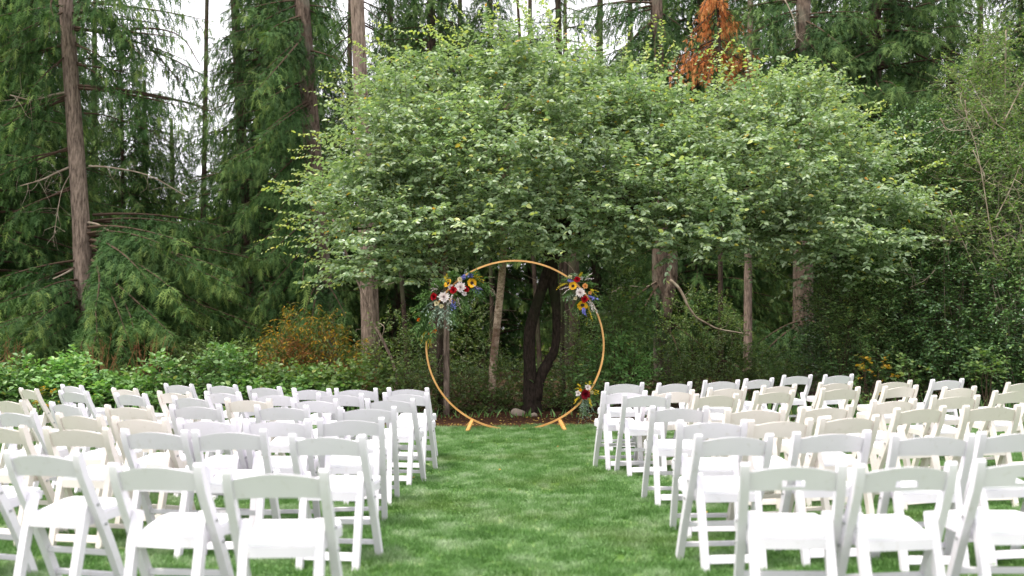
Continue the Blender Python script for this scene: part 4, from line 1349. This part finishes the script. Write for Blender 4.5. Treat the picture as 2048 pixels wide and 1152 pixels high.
def make_chair_meshes(mat, key):
    M = {}
    stile = [(0.004, .782), (.002, .772), (.008, .745), (.04, .66), (.085, .575), (.14, .475), (.20, .36), (.265, .23), (.32, .11), (.368, 0.0)]
    sw = [.020, .034, .040, .042, .044, .046, .044, .042, .040, .036]
    for nm, s in (('l', -1), ('r', 1)):
        bm = strip_profile(stile, sw, s * .187, s * .227)
        bevel_long(bm, .006)
        M['stile' + nm] = bm_mesh('leg', bm, mat)
        rear = [(.128, .548), (.125, .535), (.108, .47), (.075, .33), (.038, .16), (.004, 0)]
        bm = strip_profile(rear, [.022, .036, .042, .042, .040, .036], s * .146, s * .185)
        bevel_long(bm, .006)
        M['rear' + nm] = bm_mesh('leg', bm, mat)
    # curved back panel, arched top edge
    for slot in (0, 1):
        bm = bmesh.new()
        nx = 24
        xs = np.linspace(-.196, .196, nx + 1)
        levels = [0, .16, .42, .68, .86, 1.0] if slot else [0, .25, .5, .75, 1.0]
        fr, bk = {}, {}
        for i, x in enumerate(xs):
            u = x / .196
            zb = .650 + .010 * (1 - u * u)
            zt = .742 + .028 * (1 - u * u) ** 1.2 - .004
            for j, t in enumerate(levels):
                z = zb + (zt - zb) * t
                y = .008 + (.745 - z) * .40 - .026 * (1 - u * u)
                fr[i, j] = bm.verts.new((x, y + .009, z))
                bk[i, j] = bm.verts.new((x, y - .009, z))
        nj = len(levels) - 1
        hole = lambda i, j: slot and 1 <= j < 2 and 9 <= i < 15
        for i in range(nx):
            for j in range(nj):
                if hole(i, j):
                    for (a, b) in (((i, j), (i + 1, j)), ((i + 1, j + 1), (i, j + 1))):
                        bm.faces.new((fr[a], fr[b], bk[b], bk[a]))
                    if not hole(i - 1, j): bm.faces.new((fr[i, j + 1], fr[i, j], bk[i, j], bk[i, j + 1]))
                    if not hole(i + 1, j): bm.faces.new((fr[i + 1, j], fr[i + 1, j + 1], bk[i + 1, j + 1], bk[i + 1, j]))
                    continue
                bm.faces.new((fr[i, j], fr[i + 1, j], fr[i + 1, j + 1], fr[i, j + 1]))
                bm.faces.new((bk[i + 1, j], bk[i, j], bk[i, j + 1], bk[i + 1, j + 1]))
            bm.faces.new((fr[i + 1, 0], fr[i, 0], bk[i, 0], bk[i + 1, 0]))
            bm.faces.new((fr[i, nj], fr[i + 1, nj], bk[i + 1, nj], bk[i, nj]))
        for i in (0, nx):
            for j in range(nj): bm.faces.new((fr[i, j], fr[i, j + 1], bk[i, j + 1], bk[i, j]))
        es = [e for e in bm.edges if len(e.link_faces) == 2 and e.calc_face_angle(0) > 1.0]
        bmesh.ops.bevel(bm, geom=es, offset=.005, segments=2, affect='EDGES', profile=.6, clamp_overlap=True)
        M['back%d' % slot] = bm_mesh('backrest', bm, mat)
    # seat outline, wider in front

    def slab(z0, z1, grow, puff=0.0, m=mat, nm='seat', bev=.006):
        bm = bmesh.new()
        pts = []
        corners = [(-.150 - grow, .075 - grow), (.150 + grow, .075 - grow), (.205 + grow, .385), (.185 + grow, .445 + grow), (-.185 - grow, .445 + grow), (-.205 - grow, .385)]
        rise_ = lambda y: .03 * (y - .07) / .38
        lo = [bm.verts.new((x, y, z0 + rise_(y))) for x, y in corners]
        hi = [bm.verts.new((x, y, z1 + rise_(y))) for x, y in corners]
        bm.faces.new(lo[::-1])
        for k in range(6): bm.faces.new((lo[k], lo[(k + 1) % 6], hi[(k + 1) % 6], hi[k]))
        top = bm.faces.new(hi)
        if puff:
            r = bmesh.ops.inset_individual(bm, faces=[top], thickness=.03, depth=puff * .7)
            bmesh.ops.inset_individual(bm, faces=[top], thickness=.05, depth=puff * .3)
        es = [e for e in bm.edges if len(e.link_faces) == 2 and e.calc_face_angle(0) > .5]
        bmesh.ops.bevel(bm, geom=es, offset=bev, segments=3, affect='EDGES', profile=.5, clamp_overlap=True)
        return bm_mesh(nm, bm, m)
    M['pad'] = slab(.437, .451, -.006, .016, M_PAD, 'seat_pad', .006)
    M['frame'] = slab(.390, .435, 0.0, 0, mat, 'seat_frame', .005)

    def bar(x, y, z, h, t, nm='rung', tilt=0.0):
        bm = bmesh.new()
        bmesh.ops.create_cube(bm, size=1)
        for v in bm.verts: v.co = Vector((v.co.x * 2 * x, v.co.y * t + y + v.co.z * tilt * h, v.co.z * h + z))
        bmesh.ops.bevel(bm, geom=bm.edges[:], offset=.004, segments=1, affect='EDGES')
        return bm_mesh(nm, bm, mat)
    M['rung1'] = bar(.194, .324, .105, .030, .018)
    M['rung2'] = bar(.194, .262, .235, .030, .018)
    M['rung3'] = bar(.157, .020, .085, .045, .018, tilt=.2)
    bm = bmesh.new()
    for s in (-1, 1):
        for (y, z) in ((.122, .508), (.182, .400)):
            bmesh.ops.create_cone(bm, cap_ends=True, segments=10, radius1=.008, radius2=.007, depth=.010, matrix=Matrix.Translation((s * .2305, y, z)) @ Matrix.Rotation(PI / 2, 4, 'Y'))
    M['bolts'] = bm_mesh('bolts', bm, M_BOLT)
    return M


CHM = {'w': make_chair_meshes(M_WHITE, 'w'), 'c': make_chair_meshes(M_CREAM, 'c')}
ORD = ['on the aisle', 'second from the aisle', 'third from the aisle', 'fourth from the aisle', 'fifth from the aisle', 'sixth from the aisle', 'seventh from the aisle', 'eighth from the aisle', 'ninth from the aisle', 'tenth from the aisle']
ROW = {1: 'front row', 2: 'second row from the arch', 3: 'third row from the arch', 4: 'fourth row from the arch', 5: 'fifth row from the arch', 6: 'second to last row', 7: 'last row'}


def chair_proto(col, slot):
    M = CHM[col]
    root = empty('folding_chair')
    parts = [('leg', 'stilel'), ('leg', 'stiler'), ('leg', 'rearl'), ('leg', 'rearr'), ('backrest', 'back%d' % slot), ('seat_pad', 'pad'), ('seat_frame', 'frame'),
             ('rung', 'rung1'), ('rung', 'rung2'), ('rung', 'rung3'), ('bolts', 'bolts')]
    for nm, k in parts: link_mesh(nm, M[k], root, kind='stuff' if nm == 'bolts' else None)
    return root


PROTO = {}
rgc = random.Random(4)


def place_chair(B, row, idx, x, y, yaw, col):
    c, s = col[0], int(len(col) > 1)
    if (c, s) not in PROTO:
        root = PROTO[c, s] = chair_proto(c, s)
    else:
        p = PROTO[c, s]
        root = p.copy()
        COL.objects.link(root)
        for ch in list(p.children):
            q = ch.copy()
            COL.objects.link(q)
            q.parent = root
    root.location = (x, y, -0.008)
    root.rotation_euler = (rgc.gauss(0, .008), rgc.gauss(0, .006), math.radians(yaw))
    side = 'bramble-hedge block' if B == 'L' else 'holly-side block'
    root['label'] = f"{'white' if c == 'w' else 'cream'} {'slotted ' if s else ''}folding chair {ORD[idx]}, {ROW[row]}, {side}"
    root['category'] = 'chair'
    root['group'] = 'folding chairs in rows facing the arch'


for a in CHAIRS: place_chair(*a)

# ------------------------------------------------------------------ the round wooden arch
AD = 13.46
ac = px_at(1030, 690, AD)
AS = AD / FPX
RX, RZ = 177 * AS, 168.5 * AS
arch = empty('wedding_arch', (ac[0], AD, 0))


def ring_mesh():
    n, prof = 160, [(-.022, -.0115), (.022, -.0115), (.022, .0115), (-.022, .0115)]   # depth, radial
    V, F = [], []
    for k in range(n):
        a = 2 * PI * k / n
        for (dy, dr) in prof:
            V.append(((RX + dr) * math.cos(a), dy, (ac[2] + (RZ + dr) * math.sin(a))))
    for k in range(n):
        for j in range(4):
            a, b = k * 4 + j, k * 4 + (j + 1) % 4
            c, d = ((k + 1) % n) * 4 + (j + 1) % 4, ((k + 1) % n) * 4 + j
            F.append((a, b, c, d))
    V = np.array(V)
    return np_mesh('hoop', V, np.array(F), M_HOOP, smooth=False)


hoop = link_mesh('hoop', ring_mesh(), arch)
arch_rel = lambda p: p - np.array(arch.location)


def plank_foot(p0, p1, w, t, mat, nm='foot'):
    bm = bmesh.new()
    p0, p1 = Vector(p0), Vector(p1)
    d = (p1 - p0)
    bmesh.ops.create_cube(bm, size=1)
    q = d.to_track_quat('Z', 'Y').to_matrix().to_4x4()
    for v in bm.verts: v.co = Matrix.Translation((p0 + p1) / 2) @ q @ Vector((v.co.x * w, v.co.y * t, v.co.z * d.length))
    bmesh.ops.bevel(bm, geom=bm.edges[:], offset=.003, segments=1, affect='EDGES')
    return link_mesh(nm, bm_mesh(nm, bm, mat), arch)


for (xa, ya, xb, yb) in ((945, 840, 937, 867), (1119, 840, 1134, 864)):
    top = arch_rel(px_at(xa, ya, AD))
    k = 1 if xb > 1000 else -1
    bot = np.array([top[0] + k * .06, -.30, .015])
    plank_foot(top, bot, .036, .03, M_HOOP)
    plank_foot(top + [0, .02, -.01], np.array([top[0] + k * .10, .34, .015]), .036, .03, M_HOOP)
tag(arch, 'large round light wooden hoop arch standing on the grass by the mulch', 'arch')

# ------------------------------------------------------------------ flowers
def col_mat(nm, c, rough=.55, c2=None): return leaf_mat(nm, [(0, c2 or c), (1, c)], rough, .22, .25, tcol=(1, 1, 1))


F_RED = col_mat('red_petals', (.48, .008, .018), c2=(.22, .004, .010))
F_DARKRED = col_mat('dark_red_petals', (.22, .006, .018), c2=(.09, .003, .008))
F_WHITE = col_mat('white_petals', (.82, .78, .76), c2=(.70, .58, .58))
F_CREAM = col_mat('cream_petals', (.78, .70, .48), c2=(.62, .55, .30))
F_YELLOW = col_mat('yellow_petals', (.85, .50, .02), c2=(.75, .34, .01))
F_ORANGE = col_mat('orange_petals', (.80, .22, .02), c2=(.6, .12, .01))
F_PEACH = col_mat('peach_petals', (.85, .48, .18), c2=(.75, .35, .10))
F_BLUE = col_mat('blue_petals', (.27, .30, .68), c2=(.13, .13, .44))
F_CENTRE = solid_mat('dark_flower_centre', (.035, .016, .008), .9, bump=.004, scale=200)
F_EUC = leaf_mat('eucalyptus_leaves', [(0, G(.14, .20, .16)), (1, G(.30, .37, .30))], .6, .2, .3)
F_GREEN = leaf_mat('bouquet_greens', [(0, G(.04, .10, .03)), (1, G(.13, .23, .06))], .45, .25, .4)
F_GOLD = leaf_mat('goldenrod', [(0, G(.45, .36, .03)), (1, G(.75, .55, .04))], .7, .2, .2)

PETAL_V = np.array([(0, 0, 0), (.26, .45, .05), (.14, .92, .16), (0, 1, .18), (-.14, .92, .16), (-.26, .45, .05)])
PETAL_F = np.array([(0, 1, 2), (0, 2, 3), (0, 3, 4), (0, 4, 5)])


def bloom(parent, name, p, face, R, mat, n=60, layers=5, cup=1.25, width=1.0, seed=0, label=None, dome=.45):
    """ball of overlapping petals around axis face"""
    rng = np.random.default_rng(seed)
    fz = unit(np.array(face, float))
    fx = unit(np.cross(fz, [0, 0, 1.0]))
    fy = np.cross(fz, fx)
    D, T, S, U = [], [], [], []
    k = np.arange(n)
    th = k * 2.39996
    el = np.linspace(.12, 1.0, n) ** .75 * cup          # tilt from axis, centre to rim
    d = fz * np.cos(el)[:, None] + (fx * np.cos(th)[:, None] + fy * np.sin(th)[:, None]) * np.sin(el)[:, None]
    d += rng.normal(0, .05, d.shape)
    S = R * (.62 + .38 * np.linspace(0, 1, n)) * rng.uniform(.9, 1.1, n)
    T = p + fz * (R * dome * (1 - np.linspace(0, 1, n)))[:, None] * .35 + 0 * d
    up = np.tile(fz, (n, 1))
    Mx = frames(d, up)
    V, F, Rn = scatter(PETAL_V, PETAL_F, Mx, T, np.stack([S * width, S, S], 1), np.clip(np.linspace(.2, 1, n) + rng.normal(0, .1, n), 0, 1))
    o = link_mesh(name, np_mesh(name, V, F, mat, Rn), parent)
    o.location = -np.array(parent.location)
    if label: o['label'] = label
    return o


def sunflower(parent, p, face, R, seed=0):
    fz = unit(np.array(face, float))
    fx = unit(np.cross(fz, [0, 0, 1.0]))
    fy = np.cross(fz, fx)
    rng = np.random.default_rng(seed)
    n = 26
    th = np.arange(n) * 2 * PI / 13 + (np.arange(n) // 13) * .24 + rng.normal(0, .05, n)
    d = fz * .22 + fx * np.cos(th)[:, None] + fy * np.sin(th)[:, None]
    T = p + (fx * np.cos(th)[:, None] + fy * np.sin(th)[:, None]) * R * .30
    S = R * .75 * rng.uniform(.85, 1.1, n)
    V, F, Rn = scatter(PETAL_V, PETAL_F, frames(d, np.tile(fz, (n, 1))), T, np.stack([S * .85, S, S], 1), rng.random(n))
    o = link_mesh('sunflower', np_mesh('sunflower', V, F, F_YELLOW, Rn), parent)
    o.location = -np.array(parent.location)
    bm = bmesh.new()
    Mx = Matrix(((fx[0], fy[0], fz[0], 0), (fx[1], fy[1], fz[1], 0), (fx[2], fy[2], fz[2], 0), (0, 0, 0, 1)))
    bmesh.ops.create_icosphere(bm, subdivisions=2, radius=R * .36)
    for v in bm.verts:
        v.co.z = v.co.z * .5 + R * .06
        v.co = Mx @ v.co + Vector(p)
    c = link_mesh('centre', bm_mesh('centre', bm, F_CENTRE), o)


def sprig(parent, name, p, d, length, mat, n, leaf, seed, aspect=1.0, arch_=.3, droop=.3, count=3, tv=SLEAF_V, tf=SLEAF_F, spread=.35):
    rng = np.random.default_rng(seed)
    P = np.tile(np.array(p, float), (count, 1)) + rng.normal(0, .012, (count, 3))
    D = unit(np.tile(np.array(d, float), (count, 1)) + rng.normal(0, spread, (count, 3)))
    bag, bw = Bag(), Bag()
    leaf_shoots(P, D, length * rng.uniform(.7, 1.1, count), n, rng, bag, bag, leaf=leaf, aspect=aspect, tv=tv, tf=tf, droop=droop, arch=arch_, rb=.5, wood=.002)
    o = link_mesh(name, bag.mesh(name, mat), parent)
    o.location = -np.array(parent.location)
    return o


ZF = AD - .07


def fp(x, y, dz=0.0): return px_at(x, y, ZF - dz)


FACE = (0, -1, .15)
fa = empty('flower_arrangement', fp(905, 600))
tag(fa, 'big flower spray with trailing greenery on the upper left of the hoop', 'flowers', 'flower sprays tied to the arch')
fb = empty('flower_arrangement', fp(1160, 590))
tag(fb, 'flower spray of red and white blooms on the upper right of the hoop', 'flowers', 'flower sprays tied to the arch')
fc = empty('flower_arrangement', fp(1170, 790))
tag(fc, 'small flower cluster round one dark red dahlia low on the hoop', 'flowers', 'flower sprays tied to the arch')
px = AS
sd_ = [300]


def B_(par, nm, x, y, rpx, mat, dz=.05, n=60, face=FACE, width=1.0, **k):
    sd_[0] += 1
    bloom(par, nm, fp(x, y, dz), face, rpx * px * 1.12, mat, n=n, seed=sd_[0], width=width, **k)


def S_(par, nm, x, y, dx, dy, lpx, mat, n, leafpx, count=3, aspect=1.0, dz=0.02, arch_=.3, spread=.3, **k):
    sd_[0] += 1
    sprig(par, nm, fp(x, y, dz), (dx, -.25, -dy), lpx * px, mat, n, leafpx * px, sd_[0], aspect=aspect, count=count, arch_=arch_, spread=spread, **k)


# left spray
B_(fa, 'dahlia', 869, 594, 8.5, F_RED, face=(-.5, -1, .2))
B_(fa, 'dahlia', 906.5, 581, 8, F_RED, .09)
B_(fa, 'dahlia', 932, 579, 6.5, F_RED, .06, face=(.3, -1, .1))
B_(fa, 'chrysanthemum', 888, 595, 12.5, F_WHITE, .07, n=90, width=.45)
B_(fa, 'chrysanthemum', 921, 575, 12, F_WHITE, .06, n=90, width=.5)
B_(fa, 'rose', 901, 574, 6, F_WHITE, .08, n=36)
B_(fa, 'rose', 920, 559, 6.5, F_CREAM, .06, n=36)
B_(fa, 'rose', 929, 588, 5.5, F_WHITE, .07, n=36)
B_(fa, 'rose', 873, 607, 6, F_CREAM, .06, n=40)
B_(fa, 'rose', 883, 613, 5.5, F_CREAM, .05, n=40)
B_(fa, 'zinnia', 838, 640, 4.5, F_ORANGE, .02, n=30)
B_(fa, 'zinnia', 861, 667, 5, F_ORANGE, .03, n=30)
B_(fa, 'zinnia', 870, 663, 5, F_ORANGE, .03, n=30)
sunflower(fa, fp(943.7, 566, .06), (.1, -1, .1), 9.5 * px, 1)
sunflower(fa, fp(897, 567, .06), (-.7, -.6, .5), 10 * px, 2)
sunflower(fa, fp(905, 600, .05), (-.2, -.5, -.6), 7 * px, 3)
for (x, y, dx, dy, l) in ((927, 560, .1, -1, 16), (907, 597, -.1, 1, 16), (948, 575, 1, .1, 16), (935, 556, .6, -.8, 14)):
    S_(fa, 'delphinium', x, y, dx, dy, l, F_BLUE, 12, 4.5, 4, 1.4, dz=.06)
for (x, y, dx, dy, l) in ((944, 558, .5, -1, 18), (950, 560, 1, -.4, 20), (862, 672, -.2, 1, 18), (852, 665, -.6, 1, 16), (893, 560, -.3, -1, 14)):
    S_(fa, 'goldenrod', x, y, dx, dy, l, F_GOLD, 16, 3.0, 4, 1.0, dz=.05)
for (x, y, dx, dy, l) in ((880, 612, -.2, 1, 38), (872, 620, 0, 1, 32), (886, 615, .2, 1, 36), (893, 605, .5, 1, 40), (878, 606, -.6, .9, 36), (870, 600, -.8, .5, 30)):
    S_(fa, 'eucalyptus', x, y, dx, dy, l, F_EUC, 12, 8, 4, .8, dz=.03)
for (x, y, dx, dy, l) in ((870, 590, -1, .1, 40), (865, 600, -1, .6, 44), (860, 620, -.6, 1, 48), (850, 645, -.4, 1, 36), (950, 565, 1, -.1, 38), (945, 575, 1, .4, 30), (935, 560, .6, -1, 30), (910, 560, -.2, -1, 24), (885, 575, -.8, -.7, 26), (925, 592, .5, 1, 30), (905, 605, .2, 1, 34), (858, 650, .3, 1, 26), (848, 625, -.5, .6, 24)):
    S_(fa, 'greenery', x, y, dx, dy, l, F_GREEN, 18, 10, 8, .5, dz=.0, spread=.45)
for (x, y, dx, dy) in ((875, 578, -1, -.3), (915, 595, .3, 1), (948, 570, 1, .4), (905, 590, -.4, 1)):
    S_(fa, 'white_sprig', x, y, dx, dy, 18, F_WHITE, 10, 4, 3, .6, dz=.07)
# right spray
B_(fb, 'dahlia', 1154, 559.5, 7, F_RED, .07)
B_(fb, 'dahlia', 1169, 599, 8, F_RED, .08)
B_(fb, 'zinnia', 1170, 572.5, 6.5, F_PEACH, .06, n=50)
B_(fb, 'chrysanthemum', 1160, 586, 11, F_WHITE, .08, n=90, width=.45)
B_(fb, 'rose', 1140, 554, 5, F_CREAM, .05, n=36)
B_(fb, 'rose', 1163, 557, 4.5, F_WHITE, .04, n=30)
B_(fb, 'rose', 1151, 597, 4.5, F_CREAM, .05, n=30)
B_(fb, 'zinnia', 1180, 586, 4.5, F_PEACH, .04, n=30)
sunflower(fb, fp(1146, 572, .07), (-.3, -1, .2), 8.5 * px, 4)
sunflower(fb, fp(1165, 610, .06), (-.1, -.8, -.5), 11 * px, 5)
for (x, y, dx, dy, l) in ((1180, 592, .8, .2, 14), (1167, 617, .1, 1, 12), (1145, 562, -.6, -.4, 12)):
    S_(fb, 'delphinium', x, y, dx, dy, l, F_BLUE, 12, 4.5, 4, 1.4, dz=.06)
for (x, y, dx, dy, l) in ((1135, 566, -1, .1, 22), (1176, 612, .2, 1, 26), (1160, 556, .1, -1, 14), (1180, 580, 1, -.2, 16)):
    S_(fb, 'goldenrod', x, y, dx, dy, l, F_GOLD, 16, 3.0, 4, 1.0, dz=.05)
for (x, y, dx, dy) in ((1138, 574, -1, .3), (1180, 604, .6, 1), (1184, 610, .3, 1), (1170, 560, .6, -.6)):
    S_(fb, 'white_sprig', x, y, dx, dy, 20, F_WHITE, 12, 4, 3, .6, dz=.07)
for (x, y, dx, dy, l) in ((1150, 560, -.8, -.2, 30), (1145, 580, -1, .5, 24), (1165, 560, .5, -1, 20), (1180, 590, 1, .3, 24), (1178, 605, .6, 1, 28), (1158, 600, -.4, 1, 24), (1172, 570, .9, -.4, 22)):
    S_(fb, 'greenery', x, y, dx, dy, l, F_GREEN, 16, 8, 8, .55, dz=.0, spread=.45)
for (x, y, dx, dy, l) in ((1155, 562, -.3, -.8, 22), (1176, 600, .6, .8, 24), (1150, 590, -.8, .4, 20)):
    S_(fb, 'eucalyptus', x, y, dx, dy, l, F_EUC, 10, 6, 4, .8, dz=.03)
# low cluster
B_(fc, 'dahlia', 1170.7, 789, 10.5, F_DARKRED, .08, n=80)
B_(fc, 'rose', 1175.5, 775, 6.5, F_WHITE, .07, n=40)
B_(fc, 'rose', 1156, 787, 6, F_WHITE, .06, n=40)
B_(fc, 'rose', 1184, 785, 4.5, F_CREAM, .05, n=30)
B_(fc, 'zinnia', 1161, 780, 4, F_YELLOW, .06, n=30)
for (x, y, dx, dy, l) in ((1176, 772, .2, -1, 14), (1182, 782, 1, -.3, 16), (1158, 794, -.8, .5, 14), (1178, 798, .3, 1, 14), (1162, 775, -.6, -.6, 12)):
    S_(fc, 'goldenrod', x, y, dx, dy, l, F_GOLD, 14, 3.2, 4, 1.0, dz=.05)
for (x, y, dx, dy, l) in ((1172, 798, 0, 1, 40), (1168, 798, -.2, 1, 30), (1178, 796, .2, 1, 30)):
    S_(fc, 'eucalyptus', x, y, dx, dy, l, F_EUC, 12, 5, 4, .6, dz=.03)
for (x, y, dx, dy, l) in ((1170, 785, -1, -.2, 22), (1180, 790, 1, .2, 22), (1175, 775, .3, -1, 16), (1170, 795, -.3, 1, 24)):
    S_(fc, 'greenery', x, y, dx, dy, l, F_GREEN, 12, 6, 4, .5, dz=.0)

# ------------------------------------------------------------------ rocks at the foot of the plum
M_ROCK = solid_mat('buff_rock', (.48, .39, .31), .9, col2=(.30, .24, .19), scale=6, bump=.01, bscale=18, spec=.2)


def rock(px_, py_, d, r, label, seed):
    rng = np.random.default_rng(seed)
    bm = bmesh.new()
    bmesh.ops.create_icosphere(bm, subdivisions=3, radius=1)
    dirs_ = unit(rng.normal(size=(9, 3)))
    cut = rng.uniform(.62, .85, 9)
    for v in bm.verts:
        c = np.array(v.co)
        for dd, k in zip(dirs_, cut):
            t = c @ dd
            if t > k: c = c - dd * (t - k) * .85
        v.co = Vector(c * np.array(r) * (1 + rng.normal(0, .012)))
    o = link_mesh('rock', bm_mesh('rock', bm, M_ROCK))
    p = px_at(px_, py_, d)
    o.location = (p[0], d, r[2] * .45)
    tag(o, label, 'rock')


rock(1035, 822, 15.7, (.135, .11, .09), 'larger buff rock on the mulch just left of the twisted stem', 1)
rock(1067, 827, 15.5, (.062, .055, .05), 'smaller buff rock against the foot of the twisted stem', 2)
